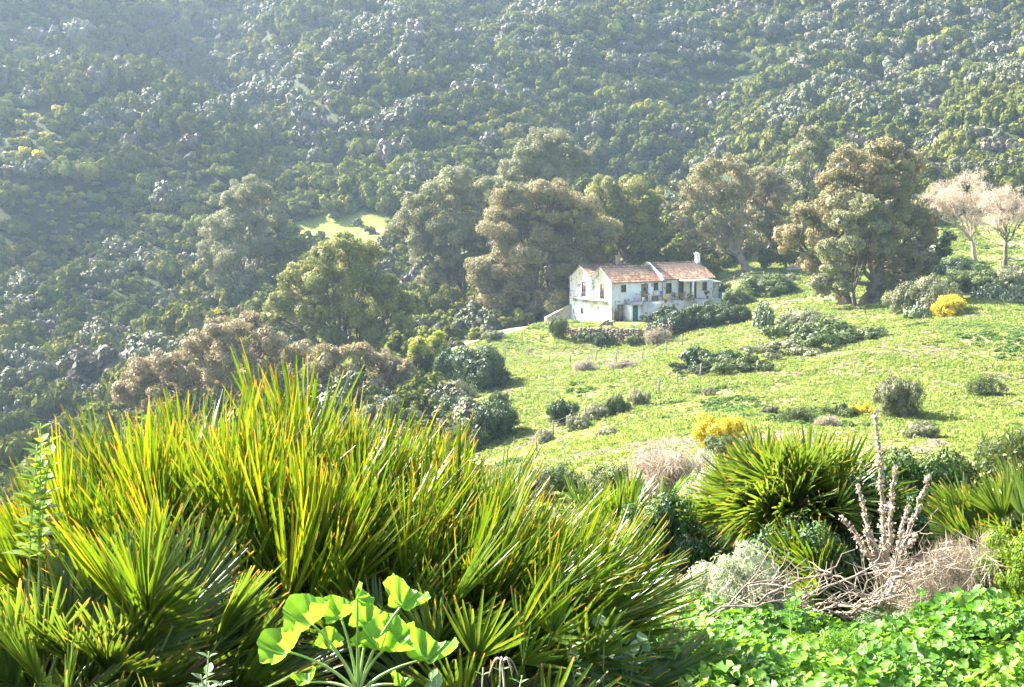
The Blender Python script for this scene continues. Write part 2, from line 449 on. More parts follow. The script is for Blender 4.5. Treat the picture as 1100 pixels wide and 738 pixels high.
# ------------------------------------------------------------------ instanced cover (stuff only)
def scatter_stuff(name, pts, rz, sc, protos, label=None, mat=None):
    """one object: every vertex of a point mesh carries a small plant from a few source meshes"""
    me = bpy.data.meshes.new(name); me.vertices.add(len(pts)); me.vertices.foreach_set('co', np.asarray(pts, np.float32).ravel())
    a = me.attributes.new('rot', 'FLOAT_VECTOR', 'POINT'); r = np.zeros((len(pts), 3), np.float32); r[:, 2] = rz; a.data.foreach_set('vector', r.ravel())
    a = me.attributes.new('scl', 'FLOAT_VECTOR', 'POINT'); a.data.foreach_set('vector', np.asarray(sc, np.float32).ravel())
    a = me.attributes.new('pick', 'INT', 'POINT'); a.data.foreach_set('value', RS.randint(0, len(protos), len(pts)).astype(np.int32))
    o = link(name, me); tag(o, label, kind='stuff')
    ng = bpy.data.node_groups.new(name + '_nodes', 'GeometryNodeTree')
    ng.interface.new_socket('Geometry', in_out='INPUT', socket_type='NodeSocketGeometry')
    ng.interface.new_socket('Geometry', in_out='OUTPUT', socket_type='NodeSocketGeometry')
    N = ng.nodes.new; L = ng.links.new
    gi = N('NodeGroupInput'); goo = N('NodeGroupOutput'); jn = N('GeometryNodeJoinGeometry')
    for p in protos:
        ob = bpy.data.objects.new(name + '_source', p)
        oi = N('GeometryNodeObjectInfo'); oi.inputs['Object'].default_value = ob; oi.transform_space = 'ORIGINAL'
        g2 = N('GeometryNodeGeometryToInstance'); L(oi.outputs['Geometry'], g2.inputs[0]); L(g2.outputs[0], jn.inputs[0])
    ip = N('GeometryNodeInstanceOnPoints'); ip.inputs['Pick Instance'].default_value = True
    L(gi.outputs[0], ip.inputs['Points']); L(jn.outputs[0], ip.inputs['Instance'])
    def att(n, t):
        x = N('GeometryNodeInputNamedAttribute'); x.data_type = t; x.inputs['Name'].default_value = n; return x.outputs['Attribute']
    L(att('pick', 'INT'), ip.inputs['Instance Index'])
    er = N('FunctionNodeEulerToRotation'); L(att('rot', 'FLOAT_VECTOR'), er.inputs[0]); L(er.outputs[0], ip.inputs['Rotation'])
    L(att('scl', 'FLOAT_VECTOR'), ip.inputs['Scale']); L(ip.outputs[0], goo.inputs[0])
    md = o.modifiers.new('scatter', 'NODES'); md.node_group = ng
    return o
# ------------------------------------------------------------------ foliage materials
M = {}
M['scrub_green'] = leaf_mat('scrub_leaf_green', [(.075, .096, .022), (.12, .135, .032), (.205, .20, .055)], trans=0.08, objvar=.6, rough=1.0, spec=.0, scale=.035)
M['scrub_grey'] = leaf_mat('scrub_leaf_grey', [(.085, .095, .042), (.12, .13, .058), (.165, .165, .085)], trans=0.06, objvar=.6)
M['scrub_brown'] = leaf_mat('scrub_twig_mauve', [(.105, .095, .065), (.14, .125, .09), (.18, .16, .115)], trans=0.06, objvar=.4)
M['gorse'] = leaf_mat('gorse_blossom', [(.10, .14, .02), (.22, .24, .03), (.50, .42, .02), (.68, .54, .02)], trans=.2, objvar=.55)
M['dark_bush'] = leaf_mat('dark_bush_leaf', [(.02, .042, .012), (.038, .07, .018), (.075, .11, .03)], trans=.25, objvar=.15, rough=.4)
M['mid_bush'] = leaf_mat('mid_bush_leaf', [(.05, .08, .02), (.085, .12, .028), (.15, .18, .045)], trans=0.2, objvar=.2)
M['grey_bush'] = leaf_mat('grey_bush_leaf', [(.11, .125, .055), (.18, .19, .09), (.28, .28, .15)], trans=0.15, objvar=.2)
M['straw_bush'] = leaf_mat('dry_bush_twig', [(.24, .20, .13), (.36, .31, .22), (.46, .41, .31)], trans=.2, objvar=.2)
M['yellow_bush'] = leaf_mat('broom_blossom', [(.16, .19, .02), (.40, .34, .015), (.74, .54, .012), (.85, .66, .03)], trans=.3, objvar=.05)
M['olive_crown'] = leaf_mat('eucalyptus_leaf_olive', [(.145, .16, .08), (.24, .245, .12), (.37, .34, .19)], trans=0.25, objvar=.12, rough=.6, spec=.15, scale=.35)
M['rust_crown'] = leaf_mat('eucalyptus_leaf_rusty', [(.145, .155, .07), (.25, .225, .105), (.41, .31, .18)], trans=0.25, objvar=.12, rough=.6, spec=.15, scale=.22)
M['pink_crown'] = leaf_mat('flowering_crown_leaf', [(.185, .16, .075), (.30, .245, .125), (.44, .34, .20)], trans=0.22, objvar=.12, scale=.3)
M['green_crown'] = leaf_mat('eucalyptus_leaf_green', [(.14, .17, .045), (.24, .25, .07), (.38, .36, .12)], trans=0.28, objvar=.12, rough=.6, spec=.15, scale=.35)
M['lime_crown'] = leaf_mat('spring_leaf_lime', [(.24, .29, .03), (.36, .38, .05), (.48, .48, .09)], trans=.4, objvar=.1)
M['pale_twig'] = leaf_mat('pale_bare_twig', [(.36, .28, .205), (.50, .40, .30), (.62, .51, .40)], trans=.2, objvar=.1)
M['bark'] = solid_mat('bark', (.07, .05, .04), (.20, .15, .11), scale=1.2, bump=.05, rough=.9)
M['pale_bark'] = solid_mat('pale_bark', (.22, .17, .13), (.42, .35, .28), scale=1.5, bump=.03, rough=.9)
M['grass_tuft'] = leaf_mat('grass_blade', [(.11, .19, .02), (.17, .24, .032), (.24, .285, .052), (.35, .345, .12)], trans=.45, objvar=.7)
M['pad'] = solid_mat('cactus_pad', (.11, .15, .07), (.22, .26, .15), scale=3, rough=.6)

# ------------------------------------------------------------------ generic crowns
def lobe_leaves(mb, c, R, leaf, cover=4.0, sub=11, up=.35, flat=.85, hang=0.0, aspect=.45, core=True, nj=.6, srr=(.2, .4)):
    """leaves round one lobe of a crown: clumps spread over the outside of a ball, with gaps between them"""
    area = leaf * leaf * aspect * .5
    n = int(cover * math.pi * R * R / area)
    k = max(5, sub)
    d = RS.normal(size=(k, 3)); d[:, 2] = d[:, 2] * .8 + up; d /= np.linalg.norm(d, axis=1)[:, None]
    sc = d * R * RS.uniform(.55, .82, (k, 1)) * np.array([1, 1, flat])
    sr = R * RS.uniform(*srr, k)
    wgt = sr ** 2 / (sr ** 2).sum()
    idx = RS.choice(k, n, p=wgt)
    e = RS.normal(size=(n, 3)); e /= np.linalg.norm(e, axis=1)[:, None]
    P = sc[idx] + e * (sr[idx] * RS.uniform(.35, 1.08, n) ** .6)[:, None] * np.array([1, 1, .8])
    mb.cards(P + c, leaf, aspect, up=hang, nrm=(e * .75 + d[idx] * .6) if aspect > .2 else None, nj=nj)
    if core:
        m = max(6, int(1.0 * math.pi * R * R / (leaf * leaf * 3)))
        e = RS.normal(size=(m, 3)); e /= np.linalg.norm(e, axis=1)[:, None]
        mb.cards(c + e * R * RS.uniform(.25, .5, (m, 1)) * np.array([1, 1, flat]), leaf * 2.4, .7, nrm=e, nj=.2)

def shrub_mesh(name, mat, leaf=.15, cover=3.0, lobes=6, tall=.9, sub=7, seed=0, spread=.5, aspect=.55, rmin=.34, rmax=.6):
    mb = MB()
    for i in range(lobes):
        a = i * 2.4 + RS.uniform(-.5, .5); q = spread * math.sqrt((i + .2) / lobes) * 1.15
        r = RS.uniform(rmin, rmax)
        c = np.array([math.cos(a) * q, math.sin(a) * q, tall * .5 * RS.uniform(.55, 1.15) * (1.15 - q * .5)])
        lobe_leaves(mb, c, r, leaf, cover, sub=sub, flat=tall, aspect=aspect, core=aspect > .2, nj=.42)
    return mb.mesh(name, mat)

RS.seed(21)
# ------------------------------------------------------------------ far hillside
P_GREEN = [shrub_mesh('scrub_bush', M['scrub_green'], leaf=.11, cover=3.0, lobes=3 + i % 4, spread=.42, rmin=.4, rmax=.62, tall=.8 + .1 * (i % 3)) for i in range(5)]
M['scrub_lime'] = leaf_mat('scrub_leaf_yellow_green', [(.12, .14, .03), (.18, .20, .045), (.27, .28, .075)], trans=.12, objvar=.6, rough=1.0, spec=.0, scale=.05)
P_LIME = [shrub_mesh('scrub_bush', M['scrub_lime'], leaf=.105, cover=3.0, lobes=4 + i, tall=.7, spread=.45, rmin=.35, rmax=.55) for i in range(3)]
P_GREY = [shrub_mesh('scrub_bush', M['scrub_grey'], leaf=.105, cover=3.0, lobes=3 + i % 4, spread=.42, rmin=.38, rmax=.6, tall=.8 + .1 * (i % 3)) for i in range(4)]
P_BROWN = [shrub_mesh('scrub_bush', M['scrub_brown'], leaf=.16, cover=2.2, lobes=5) for i in range(2)]
P_GORSE = [shrub_mesh('gorse_bush', M['gorse'], leaf=.2, cover=2.0, lobes=4, tall=.7) for i in range(2)]

sp = []
for (y0, y1, s) in ((72, 185, 2.0), (185, 300, 1.6), (300, 500, 1.9)):
    ys = np.arange(y0, y1, s)
    for y in ys:
        half = .44 * y + 14
        xs = np.arange(-half, half, s)
        sp.append(np.stack([xs + RS.uniform(-.5, .5, len(xs)) * s * 1.2, y + RS.uniform(-.5, .5, len(xs)) * s * 1.2, np.full(len(xs), s)], -1))
sp = np.vstack(sp)
keep = ~meadow_mask(sp[:, 0], sp[:, 1])
keep &= ~((sp[:, 1] < 185) & (sp[:, 0] > -2))
keep &= ~((np.hypot(sp[:, 0] - 17, sp[:, 1] - 184) < 17))
sp = sp[keep]
xx, yy = sp[:, 0], sp[:, 1]
zz = H(xx, yy)
uu, vv = to_px(np.stack([xx, yy, zz], -1))
big = vnoise(xx, yy, 30, 41) * .6 + vnoise(xx, yy, 9, 42) * .5
rad = np.exp(RS.normal(.56, .46, len(sp)) + .55 * vnoise(xx, yy, 26, 48) + .35 * vnoise(xx, yy, 11, 42) + .15 * smooth(300, 400, yy))
left_low = (uu < 330) & (yy < 300)
rad = np.where(left_low, rad * .78, rad) * (1 + .42 * smooth(270, 330, yy))
huge = RS.uniform(size=len(sp)) < .02
rad = np.where(huge, RS.uniform(2.8, 4.4, len(sp)), rad)
rad = np.clip(rad * 1.2, .8, 6.0)
# the broad crowns crowd out the small ones
o_ = np.argsort(-rad); cell = {}; kp = np.zeros(len(rad), bool)
for i in o_:
    cx, cy_ = int(xx[i] // 6), int(yy[i] // 6); okk = True
    for a_ in range(cx - 1, cx + 2):
        for b_ in range(cy_ - 1, cy_ + 2):
            for j in cell.get((a_, b_), ()):
                if (xx[i] - xx[j]) ** 2 + (yy[i] - yy[j]) ** 2 < (.43 * (rad[i] + rad[j])) ** 2: okk = False; break
            if not okk: break
        if not okk: break
    if okk: kp[i] = True; cell.setdefault((cx, cy_), []).append(i)
sp, xx, yy, zz, uu, vv, big, rad = sp[kp], xx[kp], yy[kp], zz[kp], uu[kp], vv[kp], big[kp], rad[kp]
# open patches near the grass: fewer and lower bushes
thin = (vnoise(xx, yy, 24, 44) > .45) & (RS.uniform(size=len(sp)) < .0)
greyp = np.clip(.16 + .3 * vnoise(xx, yy, 38, 45) + np.where(uu > 550, .12, -.05), .08, .9)
kind = np.where(RS.uniform(size=len(sp)) < greyp, 1, 0)
kind = np.where(RS.uniform(size=len(sp)) < .06, 2, kind)
limep = smooth(.1, .6, vnoise(xx, yy, 30, 90) + np.where((uu > 80) & (uu < 420) & (vv > 95) & (vv < 240), .45, 0) + np.where((uu > 780) & (vv > 50) & (vv < 240), .4, 0) - np.where((uu < 330) & (vv > 260), .5, 0))
is_l = (kind == 0) & (RS.uniform(size=len(sp)) < limep * .7)
kind = np.where(is_l, 4, kind); rad = np.where(is_l, rad * .97, rad)
gz = (vv > 95) & (vv < 235) & (uu < 500) & (vnoise(xx, yy, 16, 46) > -.05) & (RS.uniform(size=len(sp)) < .28)
gz |= (vnoise(xx, yy, 20, 47) > .5) & (RS.uniform(size=len(sp)) < .05)
kind = np.where(gz, 3, kind)
rad = np.where(kind == 3, np.clip(rad * .85, .8, 2.0), rad)
fl = ~thin
xx, yy, zz, rad, kind, uu, vv = [a[fl] for a in (xx, yy, zz, rad, kind, uu, vv)]
hgt = rad * RS.uniform(.95, 1.5, len(rad))
rzs = RS.uniform(0, 6.28, len(rad))

# hand-placed bushes and small trees of the hillside that stand out in the photograph: u, v(centre), radius px, Y, kind, label
MARK = [
 (105, 68, 19, 335, 1, 'pale grey rounded tree standing out of the scrub high on the left hillside'),
 (45, 32, 24, 375, 2, 'mauve grey broad crown in the upper left corner of the hillside'),
 (85, 30, 24, 372, 1, 'wide grey crown beside the mauve one in the upper left corner'),
 (112, 126, 17, 300, 2, 'round dark mauve bush on the left slope below the pale grey tree'),
 (165, 133, 12, 298, 2, 'small mauve round bush on the left slope, first of a neighbouring pair'),
 (204, 145, 17, 295, 2, 'larger mauve round bush on the left slope, beside the small one of the pair'),
 (182, 207, 27, 262, 1, 'broad grey green dome of a tree left of the tall eucalyptus on the slope'),
 (335, 120, 33, 330, 2, 'very broad mauve grey crown in mid hillside above the small grass patch'),
 (417, 127, 25, 325, 2, 'mauve grey tree right of the very broad crown in mid hillside'),
 (428, 203, 19, 282, 2, 'dark mauve rounded bush above the grass patch on the slope'),
 (15, 328, 21, 222, 2, 'dull mauve rounded bush at the left edge of the picture among green scrub'),
 (385, 236, 9, 272, 2, 'small mauve bush on the upper edge of the little grass patch'),
 (322, 232, 6, 268, 2, 'tiny mauve bush at the left end of the little grass patch'),
 (360, 228, 10, 274, 1, 'grey bush standing on the grass patch of the slope'),
 (345, 250, 7, 266, 1, 'small grey bush standing in the middle of the little grass patch'),
 (398, 243, 9, 270, 0, 'dark green bush at the right end of the little grass patch'),
 (330, 258, 8, 262, 0, 'dark green bush at the lower left of the little grass patch'),
 (730, 212, 16, 300, 1, 'pale silvery olive tree right of the green topped eucalyptus'),
 (1000, 112, 20, 330, 2, 'mauve domed tree high on the right hillside above the pale bare trees'),
 (960, 68, 22, 360, 1, 'broad grey tree in the upper right hillside near the bright grass strip'),
 (1045, 100, 26, 325, 0, 'large dark green tree high on the right hillside'),
 (850, 178, 18, 290, 1, 'grey rounded tree behind the crowns right of the house'),
 (820, 88, 22, 372, 0, 'large dark green crown in mid hillside above the eucalyptus behind the house'),
 (500, 90, 24, 385, 2, 'broad mauve crown in the centre of the upper hillside'),
 (240, 60, 22, 400, 0, 'dark crown in the shaded gully of the upper left hillside'),
 (200, 62, 16, 395, 0, 'dark crown at the left end of the shaded gully'),
 (290, 110, 16, 335, 0, 'dark green crown right below the shaded gully'),
 (690, 165, 20, 335, 0, 'dark green crown in the hollow behind the green topped eucalyptus'),
 (1090, 150, 18, 300, 1, 'grey crown at the right edge of the picture above the pale bare trees'),
 (910, 200, 18, 270, 1, 'grey green crown just above the largest eucalyptus'),
 (1015, 185, 12, 262, 0, 'dark green bush on the grass edge above the pale bare trees'),
]
protos_by_kind = [P_GREEN, P_GREY, P_BROWN, P_GORSE, P_LIME]
for i, (u, v, r, Y, k, lab) in enumerate(MARK):
    R = r * Y / F
    P = ground(u, Y)
    vpx = float(to_px(P)[1])
    for it in range(6):                                   # slide in depth until the crown sits where it is seen
        P = ground(u, Y); gu, gv = to_px(P)
        if abs(gv - r * .75 - v) < 1.5: break
        Y = float(np.clip(Y + (gv - r * .75 - v) * .55, 190, 478))
    R = r * Y / F
    nm = 'hillside_tree' if r >= 15 else 'hillside_bush'
    me = protos_by_kind[k][i % len(protos_by_kind[k])]
    o = link(nm, me, loc=(P[0], P[1], P[2] - .15 * R)); o.scale = (R * 1.12, R * 1.12, R * 1.35); o.rotation_euler.z = i * 1.7
    tag(o, lab, 'tree' if r >= 15 else 'bush')
    d = np.hypot(xx - P[0], yy - P[1]); m = d > R * .55
    xx, yy, zz, rad, kind, uu, vv, hgt, rzs = [a[m] for a in (xx, yy, zz, rad, kind, uu, vv, hgt, rzs)]

# the 260 largest on the picture stand as individual bushes, the rest is one mass
inside = (uu > 0) & (uu < 1100) & (vv > 4) & (vv < 440)
hidden = in_poly(uu, vv, [(200, 340), (215, 200), (300, 190), (330, 240), (400, 240), (440, 195), (560, 140), (620, 140), (700, 190), (730, 175), (830, 170), (870, 130), (960, 135), (1010, 230), (1010, 340), (820, 350), (600, 370), (500, 480), (120, 470), (110, 400)])
hidden |= (vv > 400) | (in_poly(uu, vv, [(0, 430), (200, 380), (700, 420), (700, 738), (0, 738)]))
sz = rad / yy * np.where(inside & ~hidden, 1, .0001)
order = np.argsort(-sz)
chosen = [i for i in order if kind[i] != 3][:250]
gors = [i for i in order if kind[i] == 3][:30]
KN = [('hillside_bush', 'rounded dark green evergreen bush in the dense scrub of the far hillside', 'dark green bushes of the hillside scrub', 'bush'),
      ('hillside_bush', 'rounded grey green bush in the dense scrub of the far hillside', 'grey green bushes of the hillside scrub', 'bush'),
      ('hillside_bush', 'mauve brown leafless looking bush in the dense scrub of the far hillside', 'mauve brown bushes of the hillside scrub', 'bush'),
      ('gorse_bush', 'low yellow flowering gorse bush in the scrub of the far hillside', 'yellow flowering bushes of the hillside', 'bush'),
      ('hillside_bush', 'yellow green sunlit bush in the dense scrub of the far hillside', 'yellow green bushes of the hillside scrub', 'bush')]
sel = np.zeros(len(xx), bool)
for i in list(chosen) + list(gors):
    sel[i] = True
    k = kind[i]; me = protos_by_kind[k][i % len(protos_by_kind[k])]
    o = link(KN[k][0], me, loc=(xx[i], yy[i], zz[i] - .12 * rad[i])); o.scale = (rad[i], rad[i], hgt[i]); o.rotation_euler.z = rzs[i]
    tag(o, KN[k][1], KN[k][3], KN[k][2])
for k, nm in enumerate(('hillside_scrub',) * 5):
    m = (~sel) & (kind == k)
    pts = np.stack([xx[m], yy[m], zz[m] - .12 * rad[m]], -1)
    scatter_stuff(nm, pts, rzs[m], np.stack([rad[m], rad[m], hgt[m]], -1), protos_by_kind[k],
                  ['dense dark green scrub covering the far hillside', 'dense grey green scrub covering the far hillside', 'mauve brown bushes mixed into the hillside scrub', 'yellow gorse dotted through the hillside scrub', 'yellow green low scrub covering the sunlit parts of the far hillside'][k])

RS.seed(22)
# ------------------------------------------------------------------ single trees
def tree(name, label, cat, mat, lobes, base, Y, trunk=.45, leaf=.37, cover=4.0, depth=.75, back=True, group=None, forks=2, bark='bark', hang=.5, sub=18, limb=1.0, aspect=.4, core=True):
    B = ground(base[0], Y) if len(base) < 2 or base[1] is None else ground(base[0], Y)
    root = empty(name, B, label, cat, group)
    cen = [];
    us = [l[0] for l in lobes]; hw = (max(us) - min(us)) / 2 * Y / F
    um = (max(us) + min(us)) / 2
    for (u, v, r) in lobes:
        R = r * Y / F
        edge = 1 - min(1, abs((u - um) * Y / F) / (hw + .1)) ** 2
        dy = -edge * hw * depth * RS.uniform(.2, .75)
        cen.append((pt(u, v, Y + dy) - B, R * (Y + dy) / Y))
    if back:
        for (u, v, r) in lobes[::2]:
            R = r * Y / F
            edge = 1 - min(1, abs((u - um) * Y / F) / (hw + .1)) ** 2
            dy = edge * hw * depth * RS.uniform(.25, .8) + R * .3
            cen.append((pt(u + RS.uniform(-4, 4), v + 6, Y + dy) - B, R * .95))
    mb = MB()
    for c, R in cen: lobe_leaves(mb, c, R * 1.2, leaf, cover, sub=sub, hang=hang, aspect=aspect, core=core, nj=.75, srr=(.19, .37))
    mb.build('crown', M[mat], root)
    # trunk and limbs
    tb = MB()
    top = np.mean([c for c, R in cen], axis=0)
    zlow = min(c[2] - R for c, R in cen)
    fh = max(1.2, zlow * .8, top[2] * .28)
    starts = []
    for k in range(forks):
        ang = k * 2 * math.pi / max(1, forks) + .6
        off = np.array([math.cos(ang), math.sin(ang), 0]) * trunk * (1.1 if forks > 1 else 0)
        end = np.array([top[0] * .25 + off[0] * 2.2, top[1] * .25 + off[1] * 2.2, fh])
        n = 7; t = np.linspace(0, 1, n)[:, None]
        P = off + (end - off) * t; P[:, :2] += RS.normal(size=(n, 2)) * trunk * .22 * t; P[0, 2] = -.5
        rr = trunk / math.sqrt(forks) * (1.0 - .35 * t[:, 0]); rr[0] *= 1.9; rr[1] *= 1.15
        tb.tube(P, rr, 9, jit=.1); starts.append((P[-1], rr[-1]))
    for c, R in cen:
        s, r0 = starts[int(np.argmin([np.linalg.norm(c - s_[0]) + RS.uniform(0, 3) for s_ in starts]))]
        n = 8; t = np.linspace(0, 1, n)[:, None]
        mid = s + (c - s) * .5; mid[2] += RS.uniform(-.05, .12) * np.linalg.norm(c - s)
        P = (1 - t) ** 2 * s + 2 * t * (1 - t) * mid + t * t * (c + np.array([0, 0, R * .35])); P[1:-1] += RS.normal(size=(n - 2, 3)) * R * .07
        tb.tube(P, np.linspace(r0 * .62, .05, n) * limb, 6, jit=.08, cap=False)
        for q in range(3):
            a = P[RS.randint(3, 6)]; e = c + RS.normal(size=3) * R * .5
            tt = np.linspace(0, 1, 4)[:, None]; tb.tube(a + (e - a) * tt + RS.normal(size=(4, 3)) * .08 * tt, np.linspace(r0 * .18 + .02, .02, 4) * limb, 4, cap=False)
    tb.build('trunk', M[bark], root, smooth_=True)
    return root

EU = 'eucalyptus_tree'
tree(EU, 'broad olive brown eucalyptus standing right behind the left end of the white house', 'tree', 'rust_crown',
     [(575,228,32),(540,250,28),(615,232,30),(638,262,24),(530,288,26),(575,275,36),(618,285,30),(524,322,22),(560,322,28),(600,325,24),(642,292,18),(590,208,20),(552,214,20),(540,335,18),(655,245,14)], (580, 352), 193, trunk=.7, forks=3)
tree(EU, 'flat topped eucalyptus with a bright green upper crown behind the house', 'tree', 'green_crown',
     [(650,203,16),(675,203,18),(697,217,16),(660,222,20),(690,238,18),(706,248,11),(672,252,15),(640,215,13),(655,250,14),(690,262,12)], (672, 300), 212, trunk=.5, forks=1)
tree(EU, 'tall olive eucalyptus rising behind the broad one beside the house', 'tree', 'olive_crown',
     [(590,152,19),(572,165,17),(605,162,19),(620,176,16),(558,182,18),(590,186,24),(543,194,14),(575,146,10),(530,205,12)], (590, 262), 236, trunk=.5, forks=1)
tree(EU, 'spreading olive eucalyptus with a bare leaning trunk left of the broad one', 'tree', 'olive_crown',
     [(490,195,20),(465,213,20),(445,233,18),(500,218,22),(480,248,26),(452,265,20),(510,248,18),(428,245,12),(484,285,20),(506,290,14),(462,298,14),(515,270,12),(440,215,10),(520,200,12)], (497, 348), 207, trunk=.5, forks=2)
tree(EU, 'olive eucalyptus with yellowish leaf tips, nearest of those left of the house', 'tree', 'green_crown',
     [(370,262,17),(350,275,18),(385,273,20),(400,270,13),(320,298,20),(345,303,24),(380,303,26),(410,308,18),(303,325,18),(335,335,24),(375,335,26),(415,335,20),(440,325,15),(400,358,18),(350,358,18),(432,350,11),(290,340,10)], (385, 405), 162, trunk=.55, forks=2, leaf=.36)
tree(EU, 'tall grey olive eucalyptus alone on the slope left of the little grass patch', 'tree', 'olive_crown',
     [(265,205,18),(250,216,14),(285,210,12),(235,245,18),(263,240,22),(295,235,14),(225,265,12),(250,275,20),(283,263,16),(238,300,16),(270,300,17),(220,285,10),(300,250,10)], (262, 336), 226, trunk=.5, forks=2)
tree('dark_tree', 'dark green tree tucked against the right side of the tall grey olive eucalyptus', 'tree', 'scrub_green',
     [(308,266,14),(300,288,16),(285,305,15),(315,285,10),(322,262,8)], (295, 330), 224, trunk=.3, forks=1, hang=.1)
tree('flowering_tree', 'low broad tree with a pinkish brown crown behind the big palm clump', 'tree', 'pink_crown',
     [(240,356,20),(268,350,18),(214,372,18),(180,387,18),(150,402,20),(250,380,24),(290,370,20),(318,380,18),(200,407,23),(240,412,23),(280,407,23),(328,395,18),(138,420,16),(300,430,20),(170,430,18)], (240, 500), 138, trunk=.45, forks=3, leaf=.3, hang=.2)
tree('rounded_tree', 'olive brown tree of several rounded heads right of the pinkish one', 'tree', 'rust_crown',
     [(350,386,18),(384,380,16),(410,390,17),(374,406,18),(430,396,14),(350,416,16),(400,420,18),(438,415,15),(335,402,12),(450,432,11),(330,430,14),(370,440,16),(420,440,14)], (392, 485), 132, trunk=.4, forks=3, leaf=.28, hang=.2)
tree('grey_tree', 'pale grey green dome of a tree just above the blade tips', 'tree', 'grey_bush',
     [(415,440,18),(395,448,14),(440,450,14)], (415, 480), 112, trunk=.25, forks=2, leaf=.22, hang=.1)
tree(EU, 'open eucalyptus with a thick leaning trunk on the grass right behind the house chimney', 'tree', 'rust_crown',
     [(760,184,17),(785,180,17),(744,205,14),(770,213,20),(800,205,18),(735,225,12),(760,243,17),(790,240,18),(745,258,12),(775,265,12),(812,262,12),(728,245,10)], (803, 298), 206, trunk=.75, forks=1, cover=2.6, bark='pale_bark')
tree(EU, 'slim rusty topped eucalyptus between the leaning one and the largest one', 'tree', 'rust_crown',
     [(820,190,15),(830,215,16),(815,235,15),(835,245,13),(838,200,11),(812,215,10)], (826, 288), 212, trunk=.4, forks=1)
tree(EU, 'narrow pale eucalyptus whose top shows above the crown left of the largest one', 'tree', 'olive_crown',
     [(875,148,12),(865,163,15),(886,163,12),(855,185,14),(872,203,13),(850,213,14),(866,140,7)], (860, 285), 218, trunk=.4, forks=1)
tree(EU, 'largest eucalyptus with massive twin trunks and a rusty olive crown on the right', 'tree', 'rust_crown',
     [(950,163,17),(915,170,19),(975,178,18),(893,190,18),(935,193,26),(968,208,23),(898,220,24),(868,232,19),(930,233,28),(962,243,26),(988,233,17),(998,258,15),(848,255,16),(878,258,20),(912,268,22),(950,275,24),(980,275,20),(868,284,14),(995,280,12),(905,296,15),(955,300,14),(978,298,13),(885,300,12)], (925, 328), 163, trunk=1.45, forks=3, leaf=.40)
tree('grey_green_tree', 'pale green drooping crown in front of the twin trunks of the largest eucalyptus', 'tree', 'olive_crown',
     [(930,222,15),(905,240,15),(940,245,14),(892,268,15),(915,262,15),(895,292,15),(880,305,11),(945,268,14),(905,308,9)], (918, 330), 157, trunk=.3, forks=1, leaf=.34, limb=.5)
tree('bare_tree', 'pale pinkish leafless tree standing behind the leaning trunk, left of a similar one', 'tree', 'pale_twig',
     [(1015,207,17),(1043,200,19),(1002,215,12),(1030,223,19),(1055,215,15),(1010,228,12),(1048,235,12)], (1048, 279), 204, trunk=.38, forks=1, leaf=.8, aspect=.05, cover=.75, core=False, hang=0, limb=.7, bark='pale_bark')
tree('bare_tree', 'pale pinkish leafless tree with a thin dark trunk near the right edge', 'tree', 'pale_twig',
     [(1072,216,17),(1092,224,17),(1068,235,13),(1088,208,12),(1108,225,16),(1080,238,12)], (1079, 292), 196, trunk=.36, forks=1, leaf=.8, aspect=.05, cover=.75, core=False, hang=0, limb=.7, bark='bark')
tree('leaning_tree', 'thin pale trunk leaning sharply left under a dark drooping crown', 'tree', 'dark_bush',
     [(1012,262,9),(1020,255,8),(1006,272,8),(1016,272,7)], (998, 305), 166, trunk=.16, forks=1, leaf=.3, bark='pale_bark', back=False)
tree('young_tree', 'small bright yellow green tree at the left edge of the meadow', 'tree', 'lime_crown',
     [(470,362,9),(465,370,8),(475,370,7)], (470, 390), 146, trunk=.12, forks=1, leaf=.25, hang=0)
tree('young_tree', 'small yellow green tree under the large crown, left of its brighter twin', 'tree', 'lime_crown',
     [(448,368,9),(455,374,8),(443,375,6)], (450, 392), 144, trunk=.12, forks=1, leaf=.25, hang=0)
tree('grey_tree', 'silvery bushy tree seen between the house roofs and the dark crowns', 'tree', 'grey_bush',
     [(705,275,12),(690,272,10),(720,272,11),(735,278,10),(712,285,10)], (710, 300), 222, trunk=.2, forks=1, leaf=.35, hang=.1)
tree('dark_tree', 'dark green tree filling the gap behind the right end of the roof', 'tree', 'scrub_green',
     [(738,262,13),(720,255,12),(745,275,9),(700,260,11)], (735, 292), 228, trunk=.3, forks=1, leaf=.4, hang=.1)
tree('dark_tree', 'dark green low tree under the eucalyptus crowns right of the leaning trunk', 'tree', 'scrub_green',
     [(835,272,11),(850,278,12),(822,275,8),(862,285,9)], (845, 295), 205, trunk=.25, forks=1, leaf=.35, hang=.1)
tree('dark_tree', 'shadowy dark green tree filling the hollow left of the broad eucalyptus', 'tree', 'scrub_green',
     [(468,330,14),(480,318,13),(500,335,13),(455,320,11),(510,320,10)], (485, 360), 196, trunk=.3, forks=2, leaf=.36, hang=.1)
tree('dark_tree', 'dark green tree in the shade right of the twin trunks', 'tree', 'dark_bush',
     [(985,292,12),(1000,290,10),(970,300,9)], (985, 312), 172, trunk=.2, forks=1, leaf=.3, hang=.1)

RS.seed(23)
